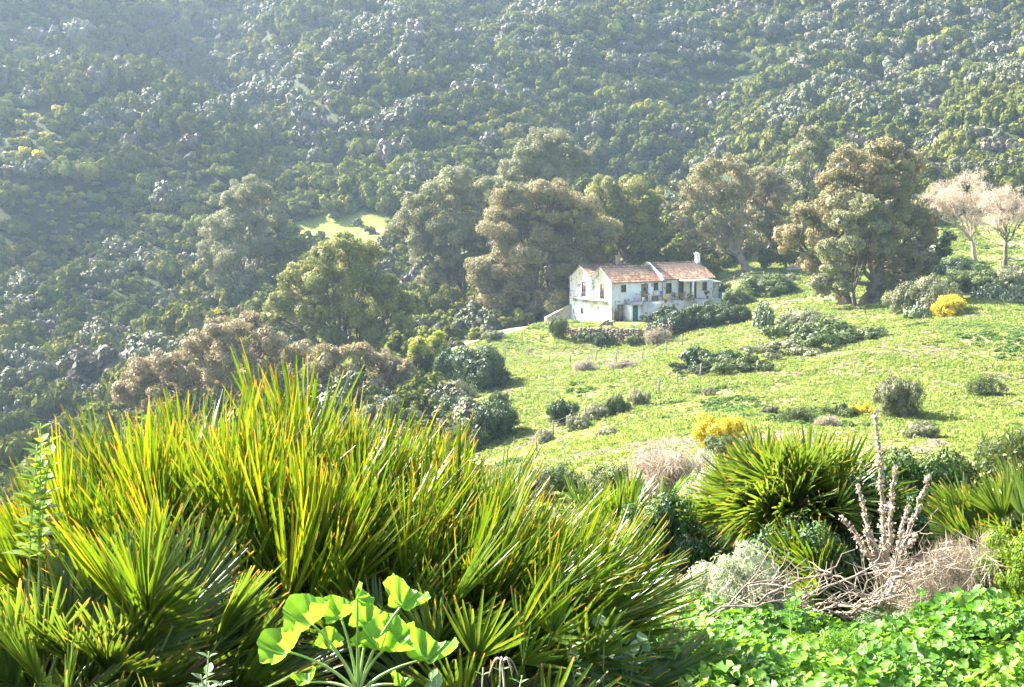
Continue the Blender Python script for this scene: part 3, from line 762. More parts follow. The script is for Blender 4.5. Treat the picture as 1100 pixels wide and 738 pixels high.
# ------------------------------------------------------------------ bushes on and around the meadow
FINE = [shrub_mesh('bush_foliage', M['mid_bush'], leaf=.055, cover=3.0, lobes=6 + i, tall=.85, sub=18, spread=.55) for i in range(4)]
LOW = [shrub_mesh('bush_foliage', M['mid_bush'], leaf=.06, cover=2.6, lobes=11, tall=.6, sub=14, spread=.75, rmin=.2, rmax=.4) for i in range(3)]
WIRY = [shrub_mesh('bush_foliage', M['mid_bush'], leaf=.22, cover=1.7, lobes=6, tall=.8, sub=20, spread=.5, aspect=.09) for i in range(3)]
def stem_mesh():
    mb = MB()
    for i in range(7):
        a = i * .9; e = np.array([math.cos(a) * .5, math.sin(a) * .5, .6 + .1 * (i % 3)])
        t = np.linspace(0, 1, 5)[:, None]; mb.tube(e * t + RS.normal(size=(5, 3)) * .03 * t, np.linspace(.035, .008, 5), 5, cap=False)
    return mb.mesh('stems', M['bark'])
STEMS = [stem_mesh() for _ in range(2)]
SETS = {'fine': FINE, 'low': LOW, 'wiry': WIRY}
bush_n = 0
def bounds(me):
    c = np.empty(len(me.vertices) * 3, np.float32); me.vertices.foreach_get('co', c); c = c.reshape(-1, 3)
    lo, hi = np.percentile(c, 2, axis=0), np.percentile(c, 98, axis=0)
    return (hi[0] - lo[0]) / 2, hi[2]
def bush(u, v, w, h, mat, label, cat='bush', name='meadow_bush', st='fine', group=None, Y=None, depth=1.0, loc=None):
    """u, v: middle of the foot; w, h: size in picture units"""
    global bush_n; bush_n += 1
    P = ground_px(u, v) if Y is None else ground(u, Y)
    k = P[1] / F
    root = empty(name, (P[0], P[1] + w * k * .3, float(H(P[0], P[1] + w * k * .3)) - .04), label, cat, group, rz=RS.uniform(-.5, .5))
    S = SETS[st]
    f = link('foliage', S[bush_n % len(S)], root); f.material_slots[0].link = 'OBJECT'; f.material_slots[0].material = M[mat]
    bw_, bh_ = bounds(f.data); sx = w * k * .5 / bw_; f.scale = (sx, sx * depth, h * k * 1.12 / bh_)
    s = link('stems', STEMS[bush_n % 2], root); s.scale = (sx, sx * depth, h * k)
    return root

bush(490, 412, 44, 30, 'dark_bush', 'dark green bush at the meadow edge, left of the larger dark one')
bush(520, 420, 50, 38, 'dark_bush', 'large dark rounded bush casting a shadow on the meadow left of the house')
bush(452, 410, 26, 30, 'dark_bush', 'dark narrow bush squeezed between the olive tree and the dark bush pair')
bush(490, 432, 34, 18, 'grey_bush', 'pale grey bush at the foot of the dark bush pair')
bush(536, 438, 20, 14, 'mid_bush', 'small green bush below the large dark rounded bush')
bush(497, 455, 36, 24, 'dark_bush', 'dark bush in the hollow behind the palm blades, above the rounded one')
bush(530, 478, 44, 36, 'dark_bush', 'round dark bush low on the meadow just above the palm blade tips')
bush(495, 490, 40, 26, 'mid_bush', 'green bush in the hollow left of the round dark bush')
bush(605, 457, 34, 22, 'dark_bush', 'dark bush of the row along the track in mid meadow, largest of the row')
bush(622, 462, 22, 13, 'grey_bush', 'grey bush right below the largest dark bush of the track row')
bush(642, 452, 24, 14, 'grey_bush', 'low grey bush on the track row between two darker ones')
bush(663, 446, 24, 18, 'mid_bush', 'brownish green bush at the upper end of the track row')
bush(688, 438, 22, 15, 'grey_bush', 'grey green bush on the track row nearest the fence line')
bush(586, 475, 16, 11, 'grey_bush', 'tiny grey tuft of a bush beside a fence post below the track row')
bush(653, 470, 20, 9, 'grey_bush', 'low flat grey bush alone on the grass below the track')
bush(762, 426, 13, 8, 'grey_bush', 'very small grey bush alone in the middle of the meadow')
bush(828, 446, 18, 9, 'grey_bush', 'small grey bush on the meadow above the tall fan palm')
bush(748, 403, 48, 14, 'dark_bush', 'dark low bush on the bank at mid meadow', st='low')
bush(795, 402, 60, 16, 'mid_bush', 'bramble mound on the bank between two darker ones', st='low')
bush(775, 398, 66, 18, 'dark_bush', 'dark bramble mound under the prickly pears', st='low')
bush(850, 386, 84, 16, 'grey_bush', 'wide pale green bramble mound in mid meadow', st='low')
bush(888, 374, 100, 22, 'mid_bush', 'wide dark green bramble mound below the largest eucalyptus', st='low')
bush(925, 366, 66, 13, 'mid_bush', 'flat trailing bramble at the right end of the wide mounds', st='low')
bush(868, 360, 56, 20, 'grey_bush', 'grey green bush below the pale drooping crown', st='fine')
bush(967, 450, 46, 36, 'grey_bush', 'round grey green bush with dry foot alone on the upper right meadow', st='fine')
bush(967, 448, 40, 32, 'mid_bush', 'green bush grown through the round grey green one', st='wiry')
bush(993, 472, 34, 16, 'grey_bush', 'low grey bush below the round grey green one')
bush(1062, 428, 38, 20, 'mid_bush', 'low green fan palm bush near the right edge of the meadow', st='wiry')
bush(860, 455, 36, 16, 'mid_bush', 'low green bush right above the fan palm blades', st='wiry')
bush(905, 450, 34, 14, 'mid_bush', 'low green bush with a brown left side on the meadow', st='low')
bush(928, 446, 22, 10, 'yellow_bush', 'small yellow flowering bush touching the low green one', name='broom_bush', st='low')
bush(890, 460, 26, 12, 'straw_bush', 'dry straw coloured bush left of the small yellow one', st='wiry')
bush(775, 484, 52, 30, 'yellow_bush', 'bright yellow flowering broom bush in mid meadow', name='broom_bush', st='fine')
bush(778, 490, 32, 18, 'mid_bush', 'dark olive bush at the foot of the bright yellow broom')
bush(1023, 340, 30, 18, 'yellow_bush', 'orange yellow flowering bush at the upper right meadow edge', name='broom_bush', st='fine')
bush(1000, 338, 58, 32, 'grey_bush', 'broad olive grey mound behind the orange yellow bush', st='fine')
bush(975, 338, 40, 22, 'grey_bush', 'grey mound of bush left of the broad olive one')
bush(1050, 316, 50, 20, 'mid_bush', 'olive bush behind the prickly pears at the right edge')
bush(1090, 316, 40, 24, 'grey_bush', 'grey bush at the right picture edge under the bare trees')
bush(1030, 300, 60, 16, 'dark_bush', 'dark low hedge like bush in the shade of the bare trees')
bush(600, 366, 19, 19, 'mid_bush', 'small round green bush at the left end of the stone wall')
bush(628, 371, 30, 9, 'mid_bush', 'low green growth at the foot of the left part of the stone wall', st='low')
bush(690, 371, 34, 10, 'mid_bush', 'straggly green growth at the foot of the right part of the stone wall', st='low')
bush(655, 366, 26, 10, 'mid_bush', 'tuft of green growing over the stone wall')
bush(705, 372, 26, 16, 'straw_bush', 'dry pinkish twiggy bush against the stone wall', st='wiry')
bush(646, 374, 22, 12, 'dark_bush', 'dark plant at the foot of the stone wall', st='low')
bush(627, 400, 24, 12, 'straw_bush', 'pale dry tuft on the fence line below the stone wall', st='wiry')
bush(668, 398, 30, 10, 'straw_bush', 'long pale dry tuft on the fence line', st='wiry')
bush(530, 368, 22, 10, 'grey_bush', 'grey bush on the bare bank above the meadow left of the house')
bush(720, 335, 18, 14, 'dark_bush', 'dark climbing bush against the terrace wall', Y=173)
bush(705, 343, 28, 10, 'dark_bush', 'dark green growth at the foot of the terrace wall', st='low', Y=172)
bush(792, 330, 30, 16, 'mid_bush', 'green garden bush right of the house')
bush(775, 318, 20, 12, 'dark_bush', 'dark garden bush at the right end of the house')
bush(828, 318, 48, 18, 'mid_bush', 'brownish garden hedge right of the green garden bush', st='fine')
bush(805, 322, 14, 8, 'lime_crown', 'small yellow green plant in the garden beside the house', st='fine')
bush(850, 304, 18, 8, 'grey_bush', 'pale shrub on the path edge by the green roof', st='fine')
bush(1092, 490, 66, 52, 'mid_bush', 'dark green fan palm bush at the right edge above the near plants', st='wiry', Y=40)
bush(1078, 486, 40, 34, 'dark_bush', 'dark bush left of the fan palm bush at the right edge', Y=42)

def hedge():
    mb = MB(); sb = MB()
    K = [(700, 368, 348), (712, 365, 341), (724, 361, 335), (737, 358, 329), (750, 356, 325), (763, 354, 322), (776, 352, 321), (789, 350, 323), (802, 347, 329)]
    A = ground_px(700, 366); root = empty('hedge', A, 'long clipped dark green hedge running up in front of the house terrace', 'hedge')
    ks = np.array(K, float); n = 20
    for i in range(n):
        t = i / (n - 1) * (len(K) - 1); u, vb, vt = [np.interp(t, range(len(K)), ks[:, q]) for q in range(3)]
        P = ground_px(u, vb); P = P + [0, 1.0, 0]; P[2] = float(H(P[0], P[1])); top = pt(u, vt + RS.uniform(-.8, .8), P[1])[2]
        hgt_ = max(.8, top - P[2]); r = min(1.5, hgt_ * .55)
        for q in (r * .7, hgt_ - r * .85): lobe_leaves(mb, np.array([P[0], P[1], P[2] + q]) - A, r, .15, 3.4, sub=16)
        P2 = P - A; sb.tube([P2 + [0, 0, -.2], P2 + [0, .05, .6], P2 + [.15, 0, 1.1]], [.06, .045, .02], 5)
    mb.build('foliage', M['dark_bush'], root)
    sb.build('stems', M['bark'], root)
hedge()

def prickly_pear(u, v, w, h, label, Y=None):
    P = ground_px(u, v) if Y is None else ground(u, Y); k = P[1] / F; root = empty('prickly_pear', P, label, 'cactus', 'prickly pears on the bank')
    mb = MB(); W, Hh = w * k * .5, h * k
    r = .24; th = np.arange(10) * 2 * math.pi / 10
    for i in range(int(90 * W * Hh / 3) + 30):
        a = RS.uniform(0, 6.28); q = math.sqrt(RS.uniform()) ; c = np.array([math.cos(a) * q * W, math.sin(a) * q * W * .8, RS.uniform(.1, 1) * Hh * (1.05 - .6 * q * q)])
        n = RS.normal(size=3); n[2] *= .4; n /= np.linalg.norm(n); e = np.cross(n, [0, 0, 1]); e /= np.linalg.norm(e) + 1e-9; g = np.cross(e, n)
        s = r * RS.uniform(.7, 1.2)
        ring = c + s * (np.cos(th)[:, None] * e * .7 + np.sin(th)[:, None] * g)
        V = np.vstack([ring + n * .03, ring - n * .03, c + n * .05, c - n * .05]); m = 10
        T = [(20, j, (j + 1) % m) for j in range(m)] + [(21, m + (j + 1) % m, m + j) for j in range(m)]
        b = mb.n; mb.tris(V, T); mb.q.append(np.array([(j, m + j, m + (j + 1) % m, (j + 1) % m) for j in range(m)]) + b)
    mb.build('pads', M['pad'], root)
    sb = MB()
    for i in range(5):
        a = i * 1.3; sb.tube([(0, 0, -.1), (math.cos(a) * W * .4, math.sin(a) * W * .4, Hh * .3), (math.cos(a) * W * .6, math.sin(a) * W * .6, Hh * .6)], [.12, .09, .05], 6)
    sb.build('stem', M['bark'], root)
prickly_pear(820, 352, 24, 30, 'tall prickly pear cactus at the right end of the hedge')
prickly_pear(855, 352, 44, 22, 'wide prickly pear clump between the hedge and the bramble mounds')
prickly_pear(1062, 322, 40, 18, 'prickly pear clump at the right edge behind the meadow')
prickly_pear(1092, 326, 34, 18, 'prickly pear clump cut by the right picture edge')
prickly_pear(985, 342, 30, 16, 'prickly pear clump left of the orange yellow bush')

# ------------------------------------------------------------------ meadow grass and weeds (one mass)
def tuft_mesh(n, hgt, wid, mat, name='tuft', spread=.5):
    mb = MB()
    for i in range(n):
        a = RS.uniform(0, 6.28); q = RS.uniform(0, spread); b = np.array([math.cos(a) * q, math.sin(a) * q, 0.])
        lean = RS.normal(size=3) * .35; lean[2] = 1; t = b + lean / np.linalg.norm(lean) * hgt * RS.uniform(.5, 1.2)
        s = np.array([math.cos(a + 1.5), math.sin(a + 1.5), 0]) * wid
        m_ = (b + t) / 2
        mb.quads([b - s * .4, b + s * .4, m_ + s, m_ - s], [(0, 1, 2, 3)]); mb.tris([m_ - s, m_ + s, t], [(0, 1, 2)])
    return mb.mesh(name, mat)
TUFT = [tuft_mesh(30, .22, .05, M['grass_tuft']) for _ in range(3)] 
M['herb'] = leaf_mat('meadow_herb_leaf', [(.12, .18, .03), (.185, .245, .048), (.26, .30, .075), (.37, .36, .16)], trans=.4, objvar=.7)
HERB = [shrub_mesh('herb', M['herb'], leaf=.3, cover=1.6, lobes=3, tall=.5, sub=5) for _ in range(3)]
N0 = 90000
ty = 36 + (235 - 36) * RS.uniform(size=N0) ** .8; tx = RS.uniform(-.1, .46, N0) * ty + RS.uniform(-3, 3, N0)
ok = meadow_mask(tx, ty)
clump = vnoise(tx, ty, 3.0, 51) + .7 * vnoise(tx, ty, 9, 52)
ok &= (np.hypot(tx - 17, ty - 181) > 9)
tx, ty = tx[ok], ty[ok]; tz = H(tx, ty)
half_ = RS.uniform(size=len(tx)) < .5
s_ = RS.uniform(.5, 1.25, len(tx)) * np.clip(.75 + .5 * clump[ok], .35, 1.2) * (.7 + ty / 260)
scatter_stuff('meadow_grass', np.stack([tx, ty, tz], -1)[half_], RS.uniform(0, 6, half_.sum()), np.repeat(s_[half_][:, None], 3, 1), TUFT, 'tufts of bright grass growing over the whole meadow')
h2 = ~half_; s2 = s_[h2] * .42
scatter_stuff('meadow_herbs', np.stack([tx, ty, tz], -1)[h2], RS.uniform(0, 6, h2.sum()), np.stack([s2, s2, s2 * .7], -1), HERB, 'low leafy herbs mixed into the meadow grass')

N0 = 26000
ty = 36 + (235 - 36) * RS.uniform(size=N0) ** .8; tx = RS.uniform(-.1, .46, N0) * ty
ok = meadow_mask(tx, ty) & (np.hypot(tx - 17, ty - 181) > 8)
tx, ty = tx[ok], ty[ok]; tz = H(tx, ty)
c1 = vnoise(tx, ty, 5, 81) + .8 * vnoise(tx, ty, 14, 82) + .4 * vnoise(tx, ty, 2, 83)
a_ = c1 > .72; b_ = (c1 < -.5) & (RS.uniform(size=len(tx)) < .6)
M['weed'] = leaf_mat('meadow_weed_leaf', [(.06, .12, .02), (.10, .18, .03), (.16, .25, .05)], trans=.3, objvar=.7)
WEED = [shrub_mesh('weed', M['weed'], leaf=.2, cover=2.0, lobes=4, tall=.6, sub=6) for _ in range(3)]
STRAW = [shrub_mesh('dry_tuft', M['straw_bush'], leaf=.5, cover=.8, lobes=3, tall=.6, sub=9, aspect=.08) for _ in range(2)]
s1 = RS.uniform(.22, .6, len(tx))
scatter_stuff('meadow_weeds', np.stack([tx, ty, tz], -1)[a_], RS.uniform(0, 6, a_.sum()), np.stack([s1, s1, s1 * .8], -1)[a_], WEED, 'darker green weeds in drifts across the meadow')
scatter_stuff('dry_grass', np.stack([tx, ty, tz], -1)[b_], RS.uniform(0, 6, b_.sum()), np.stack([s1, s1, s1 * .7], -1)[b_], STRAW, 'dry straw coloured grass in patches across the meadow')
# ------------------------------------------------------------------ the farmhouse
def plaster_mat(name, base, dirt, patch, scale=.55, amount=.62):
    m, nt, out = new_mat(name); N = nt.nodes.new; L = nt.links.new
    tc = N('ShaderNodeTexCoord')
    def noise(s, sx=1, sz=1, d=6):
        mp = N('ShaderNodeMapping'); mp.inputs['Scale'].default_value = (sx, sx, sz); L(tc.outputs['Object'], mp.inputs[0])
        n = N('ShaderNodeTexNoise'); n.inputs['Scale'].default_value = s; n.inputs['Detail'].default_value = d; n.inputs['Roughness'].default_value = .68; L(mp.outputs[0], n.inputs['Vector']); return n.outputs[0]
    def rng(f, a, b):
        r = N('ShaderNodeMapRange'); r.inputs[1].default_value = a; r.inputs[2].default_value = b; L(f, r.inputs[0]); return r.outputs[0]
    def mx(f, a, b):
        x = N('ShaderNodeMix'); x.data_type = 'RGBA'; L(f, x.inputs[0])
        if isinstance(a, tuple): x.inputs[6].default_value = rgba(a)
        else: L(a, x.inputs[6])
        x.inputs[7].default_value = rgba(b); return x.outputs[2]
    c = mx(rng(noise(1.6, 1.6, .35), .5, .78), base, dirt)
    c = mx(rng(noise(scale * 1.9, 1, 1, 8), amount, amount + .05), c, patch)
    pb = N('ShaderNodeBsdfPrincipled'); pb.inputs['Roughness'].default_value = .9; pb.inputs['Specular IOR Level'].default_value = .1
    L(c, pb.inputs['Base Color'])
    bp = N('ShaderNodeBump'); bp.inputs['Distance'].default_value = .04; L(noise(2.5), bp.inputs['Height']); L(bp.outputs[0], pb.inputs['Normal'])
    L(pb.outputs[0], out.inputs[0]); return m
M['plaster'] = plaster_mat('weathered_white_plaster', (.90, .885, .85), (.50, .46, .40), (.27, .22, .18), amount=.57)
M['plaster_old'] = plaster_mat('flaking_grey_plaster', (.62, .59, .54), (.40, .37, .33), (.30, .26, .21), amount=.55)

def tile_mat():
    m, nt, out = new_mat('clay_barrel_tiles'); N = nt.nodes.new; L = nt.links.new
    tc = N('ShaderNodeTexCoord'); at = N('ShaderNodeAttribute'); at.attribute_name = 'along'
    mp = N('ShaderNodeMapping'); mp.inputs['Scale'].default_value = (4.2, 2.6, 2.6); L(tc.outputs['Object'], mp.inputs[0])
    vo = N('ShaderNodeTexVoronoi'); vo.inputs['Scale'].default_value = 1.0; L(mp.outputs[0], vo.inputs['Vector'])
    sep = N('ShaderNodeSeparateColor'); L(vo.outputs['Color'], sep.inputs[0])
    cr = N('ShaderNodeValToRGB'); el = cr.color_ramp.elements
    for _ in range(2): el.new(.5)
    for e, (p, c) in zip(el, [(0, (.20, .085, .045)), (.4, (.25, .125, .065)), (.75, (.36, .21, .12)), (.92, (.46, .34, .23))]): e.position = p; e.color = rgba(c)
    L(sep.outputs[0], cr.inputs[0])
    nz = N('ShaderNodeTexNoise'); nz.inputs['Scale'].default_value = .9; nz.inputs['Detail'].default_value = 5; L(tc.outputs['Object'], nz.inputs['Vector'])
    ad = N('ShaderNodeMath'); ad.operation = 'MULTIPLY_ADD'; ad.inputs[1].default_value = .75; L(nz.outputs[0], ad.inputs[0]); L(at.outputs['Fac'], ad.inputs[2])
    r = N('ShaderNodeMapRange'); r.inputs[1].default_value = .62; r.inputs[2].default_value = 1.15; r.inputs[4].default_value = .85; L(ad.outputs[0], r.inputs[0])
    x = N('ShaderNodeMix'); x.data_type = 'RGBA'; L(r.outputs[0], x.inputs[0]); L(cr.outputs[0], x.inputs[6]); x.inputs[7].default_value = (.085, .065, .055, 1)   # lichen on the upper rows
    pb = N('ShaderNodeBsdfPrincipled'); pb.inputs['Roughness'].default_value = .75; L(x.outputs[2], pb.inputs['Base Color']); L(pb.outputs[0], out.inputs[0]); return m
M['tile'] = tile_mat()
M['clay_old'] = solid_mat('old_brick', (.24, .17, .13), (.42, .32, .25), scale=4, rough=.9)
M['wood'] = solid_mat('weathered_wood', (.20, .13, .08), (.34, .24, .16), scale=3, rough=.8)
M['dark_wood'] = solid_mat('dark_wood', (.05, .035, .03), (.11, .08, .06), scale=3, rough=.7)
M['pane'] = solid_mat('window_pane', (.02, .022, .025), rough=.12, spec=.6)
M['green_paint'] = solid_mat('green_paint', (.03, .15, .08), (.05, .22, .12), scale=2.5, rough=.6)
M['concrete'] = solid_mat('weathered_concrete', (.36, .35, .33), (.52, .50, .46), scale=1.2, rough=.9, bump=.02)
M['iron'] = solid_mat('rusty_iron', (.10, .10, .11), (.22, .17, .14), scale=5, rough=.6)
M['stone'] = solid_mat('field_stone', (.19, .15, .10), (.34, .27, .185), scale=1.8, rough=.95, bump=.05, c3=(.42, .36, .30))
M['clay_pot'] = solid_mat('clay_pot', (.42, .2, .12), (.5, .27, .17), scale=4)
M['blue_plastic'] = solid_mat('blue_plastic', (.10, .20, .45), rough=.4)
M['white_cloth'] = solid_mat('white_cloth', (.75, .75, .74), rough=.9)
M['post_wood'] = solid_mat('grey_post_wood', (.14, .12, .10), (.26, .23, .19), scale=4)
M['wire'] = solid_mat('fence_wire', (.25, .24, .22), rough=.5)

C0 = pt(656.5, 345.5, 176.0); HZ = math.radians(28)
house = empty('farmhouse', C0, 'old whitewashed farmhouse with clay tile roofs on the green slope', 'house', rz=HZ)
HM = Matrix.Translation(Vector(C0)) @ Matrix.Rotation(HZ, 4, 'Z')
def hp(name, mat, parent=house, **k):
    """a part builder bound to the house"""
    mb = MB()
    def done(sm=False): return mb.build(name, M[mat], parent, smooth_=sm)
    return mb, done

# walls: west range pair (double gable) and east range
mb, done = hp('wall', 'plaster')
L1, D1, E1, R1, V1 = 7.7, 10.4, 5.0, 6.62, 5.35
mb.prism([(0, -1.5), (D1, -1.5), (D1, E1), (7.8, R1), (5.2, V1), (2.6, R1), (0, E1)][::1], 0, L1, axis=0)
west_wall = done()
# the polygon above is not convex at the valley: fill it as two clean gables instead
bpy.data.objects.remove(west_wall)
mb, done = hp('wall', 'plaster')
mb.prism([(0, -1.5), (5.2, -1.5), (5.2, V1), (2.6, R1), (0, E1)], 0, L1, axis=0)
mb.prism([(5.2, -1.5), (D1, -1.5), (D1, E1), (7.8, R1), (5.2, V1)], 0, L1, axis=0)
west_wall = done()
L2a, L2b, D2, E2, R2 = L1 + .003, 15.7, 6.6, 5.2, 6.9
mb, done = hp('wall', 'plaster')
mb.prism([(.02, -1.0), (D2, -1.0), (D2, E2), (D2 / 2, R2), (.02, E2)], L2a, L2b, axis=0)
done()['label'] = 'lower wall of the east half'

def roof_slope(mb, x0, x1, ya, za, yb, zb, over=.28, lift=.06):
    """corrugated barrel-tile slope from the eave (ya, za) to the ridge (yb, zb)"""
    dy, dz = yb - ya, zb - za; Ls = math.hypot(dy, dz); dy /= Ls; dz /= Ls
    nrm = np.array([0, -dz, dy]) if dy > 0 else np.array([0, dz, -dy])
    nx_ = max(4, int((x1 - x0) / .11)); xs = np.linspace(x0, x1, nx_ + 1); rows = max(3, int((Ls + over) / .42))
    V, A = [], []
    for r in range(rows):
        s0 = -over + (Ls + over) * r / rows; s1 = -over + (Ls + over) * (r + 1) / rows + .05
        for s, hh in ((s0, .05), (min(s1, Ls), .0)):
            for i, x in enumerate(xs):
                wv = .055 * abs(math.sin(i * math.pi / 2)) + RS.uniform(0, .012)
                p = np.array([x, ya + dy * s, za + dz * s]) + nrm * (lift + wv + hh)
                V.append(p); A.append((s + over) / (Ls + over))
    n = nx_ + 1; Q = []
    for r in range(rows):
        b = r * 2 * n
        Q += [(b + i, b + i + 1, b + n + i + 1, b + n + i) for i in range(nx_)]
    mb.quads(V, Q, A)
    # board under the tiles so that the slope has thickness
    a = np.array([x0, ya - dy * over, za - dz * over]); b = np.array([x0, yb, zb]); w_ = np.array([x1 - x0, 0, 0])
    lo, hi = nrm * .004, nrm * lift
    vv_ = [a + lo, a + w_ + lo, b + w_ + lo, b + lo, a + hi, a + w_ + hi, b + w_ + hi, b + hi]
    mb.quads(vv_, [(0, 3, 2, 1), (4, 5, 6, 7), (0, 1, 5, 4), (1, 2, 6, 5), (2, 3, 7, 6), (3, 0, 4, 7)], [.1] * 8)
mb, done = hp('roof', 'tile')
roof_slope(mb, -.12, L1, 0, E1, 2.6, R1); roof_slope(mb, -.12, L1, 5.2, V1, 2.6, R1, over=0)
roof_slope(mb, -.12, L1, 5.2, V1, 7.8, R1, over=0); roof_slope(mb, -.12, L1, D1, E1, 7.8, R1)
for yy_ in (2.6, 7.8):
    for i in range(20): mb.tube([(-.12 + i * .39, yy_, R1 + .09), (-.12 + i * .39 + .42, yy_, R1 + .115)], .1, 7)
roof1 = done()
mb, done = hp('roof', 'tile')
roof_slope(mb, L1 + .25, L2b + .15, 0.02, E2, D2 / 2, R2, over=.35); roof_slope(mb, L1 + .25, L2b + .15, D2, E2, D2 / 2, R2)
for i in range(20): mb.tube([(L1 + .25 + i * .39, D2 / 2, R2 + .09), (L1 + .25 + i * .39 + .42, D2 / 2, R2 + .115)], .1, 7)
roof2 = done()
# raised white verge between the two roofs
mb, done = hp('parapet', 'plaster')
mb.prism([(-.25, E2 - .35), (-.25, E2 + .12), (D2 / 2, R2 + .26), (D2 + .1, E2 + .2), (D2 + .1, E2 - .3), (D2 / 2, R2 - .4)][::1][:6], L1 - .12, L1 + .24, axis=0)
done()
# chimneys
mb, done = hp('chimney', 'clay_old', roof1)
mb.box((5.6, 7.5, R1 - .4), (6.05, 8.0, R1 + 1.2)); mb.box((5.54, 7.44, R1 + 1.202), (6.11, 8.06, R1 + 1.3)); done()
mb, done = hp('chimney', 'plaster', roof2)
mb.prism([(2.9, R2 - .6), (3.7, R2 - .6), (3.55, R2 + 1.15), (3.05, R2 + 1.15)], L2b - .5, L2b + .05, axis=0)
mb.box((L2b - .56, 2.98, R2 + 1.152), (L2b + .11, 3.62, R2 + 1.23)); mb.box((L2b - .42, 3.1, R2 + 1.232), (L2b - .04, 3.5, R2 + 1.38)); done()

def opening(face, a0, a1, z0, z1, kind='window', leafmat='pane', bars=True, wallx=0.0, surround='wood'):
    """face 'S': on the long front (a along x); face 'W': on the west gable (a along y)"""
    nm = kind
    d0, d1, d2 = .012, .05, .075
    def B(mb, lo_a, hi_a, lo_z, hi_z, t0, t1):
        if face == 'S': mb.box((lo_a, wallx - t1, lo_z), (hi_a, wallx - t0, hi_z))
        else: mb.box((wallx - t1, lo_a, lo_z), (wallx - t0, hi_a, hi_z))
    mb, done = hp(nm, leafmat); B(mb, a0, a1, z0, z1, .002, d0 + .004); w_ = done()
    t = .07
    fb, fdone = hp('frame', surround, w_)
    B(fb, a0 - t, a0, z0 - (0 if kind == 'door' else t), z1 + t, .003, d2); B(fb, a1, a1 + t, z0 - (0 if kind == 'door' else t), z1 + t, .003, d2)
    B(fb, a0 + .001, a1 - .001, z1, z1 + t, .003, d2 - .003)
    if kind == 'window': B(fb, a0 + .001, a1 - .001, z0 - t, z0, .003, d2 + .04)
    if bars:
        m_ = (a0 + a1) / 2; B(fb, m_ - .02, m_ + .02, z0 + .001, z1 - .001, d0 + .006, d1)
        if kind == 'window': B(fb, a0 + .002, m_ - .022, (z0 + z1) / 2 - .018, (z0 + z1) / 2 + .018, d0 + .006, d1 - .004)
    fdone()
    if kind == 'door':
        kb, kd = hp('handle', 'iron', w_); B(kb, a1 - .14, a1 - .08, z0 + .95, z0 + 1.1, d0 + .007, d1 + .02); kd()
    return w_
opening('S', 1.5, 2.1, 3.75, 4.55)
opening('S', 4.55, 5.4, 2.52, 4.55, 'door', 'wood', bars=False)['label'] = 'pale wooden upper door with a small dark light'
mb, done = hp('window', 'pane', house); mb.box((4.8, -.06, 3.75), (5.15, -.02, 4.1)); done()
opening('S', 6.35, 7.05, 3.75, 4.75, bars=False, surround='plaster')
opening('S', .98, 1.75, -.1, 2.05, 'door', 'wood', bars=False)['label'] = 'brown ground floor door'
opening('S', 8.35, 9.05, 3.3, 4.55, surround='wood')
opening('S', 10.3, 10.95, 2.52, 4.75, 'door', 'dark_wood', bars=False)
opening('S', 12.1, 12.95, 2.52, 4.6, 'door', 'dark_wood', bars=False, surround='wood')
opening('S', 14.1, 14.65, 3.5, 4.5)
opening('W', 1.75, 2.6, 2.72, 4.6, 'door', 'pane')
opening('W', 6.3, 7.2, 2.72, 4.6, 'door', 'pane')
opening('W', 6.9, 7.4, .5, 1.15, bars=False, surround='plaster_old')
mb, done = hp('meter_box', 'concrete'); mb.box((6.0, -.14, 4.3), (6.3, -.003, 4.65)); mb.box((5.97, -.17, 4.652), (6.33, -.003, 4.69)); done()
# balcony on the gable
mb, done = hp('balcony', 'concrete')
mb.box((-.75, .8, 2.42), (-.003, 9.2, 2.58))
for y in (1.2, 3.6, 6.2, 8.8): mb.prism([(y - .1, 2.0), (y + .1, 2.0), (y + .1, 2.419), (y - .1, 2.419)], -.4, -.003, axis=0)
bal = done()
mb, done = hp('railing', 'iron', bal)
for y in np.arange(.9, 9.2, .28): mb.tube([(-.7, y, 2.58), (-.7, y, 3.35)], .008, 4)
mb.tube([(-.7, .85, 3.36), (-.7, 9.15, 3.36)], .016, 5); mb.tube([(-.7, .85, 3.36), (0, .85, 3.36)], .016, 5); mb.tube([(-.7, 9.15, 3.36), (0, 9.15, 3.36)], .016, 5); done()
# terrace in front with railing
mb, done = hp('terrace', 'plaster_old')
mb.box((3.55, -2.2, -1.2), (11.2, -.003, 2.5)); mb.box((11.203, -2.0, -1.2), (15.6, -.003, 2.46))
for x, w_ in ((3.3, .3), (7.0, .3), (10.9, .28)): mb.box((x, -2.26, 2.502), (x + w_, -1.98, 3.1))
ter = done()
mb, done = hp('railing', 'iron', ter)
for x in np.arange(3.7, 11.0, .16): mb.tube([(x, -2.12, 2.5), (x, -2.12, 3.42)], .012, 4)
mb.tube([(3.45, -2.12, 3.44), (11.0, -2.12, 3.44)], .025, 5); mb.tube([(3.45, -2.12, 2.66), (11.0, -2.12, 2.66)], .018, 5)
mb.tube([(3.45, -2.12, 3.44), (3.45, -.1, 3.44)], .025, 5)
for y in np.arange(-2.0, -.1, .16): mb.tube([(3.45, y, 2.5), (3.45, y, 3.42)], .012, 4)
done()
mb, done = hp('screen', 'wood', ter); mb.box((4.7, -2.1, 2.502), (5.75, -2.06, 3.3)); done()
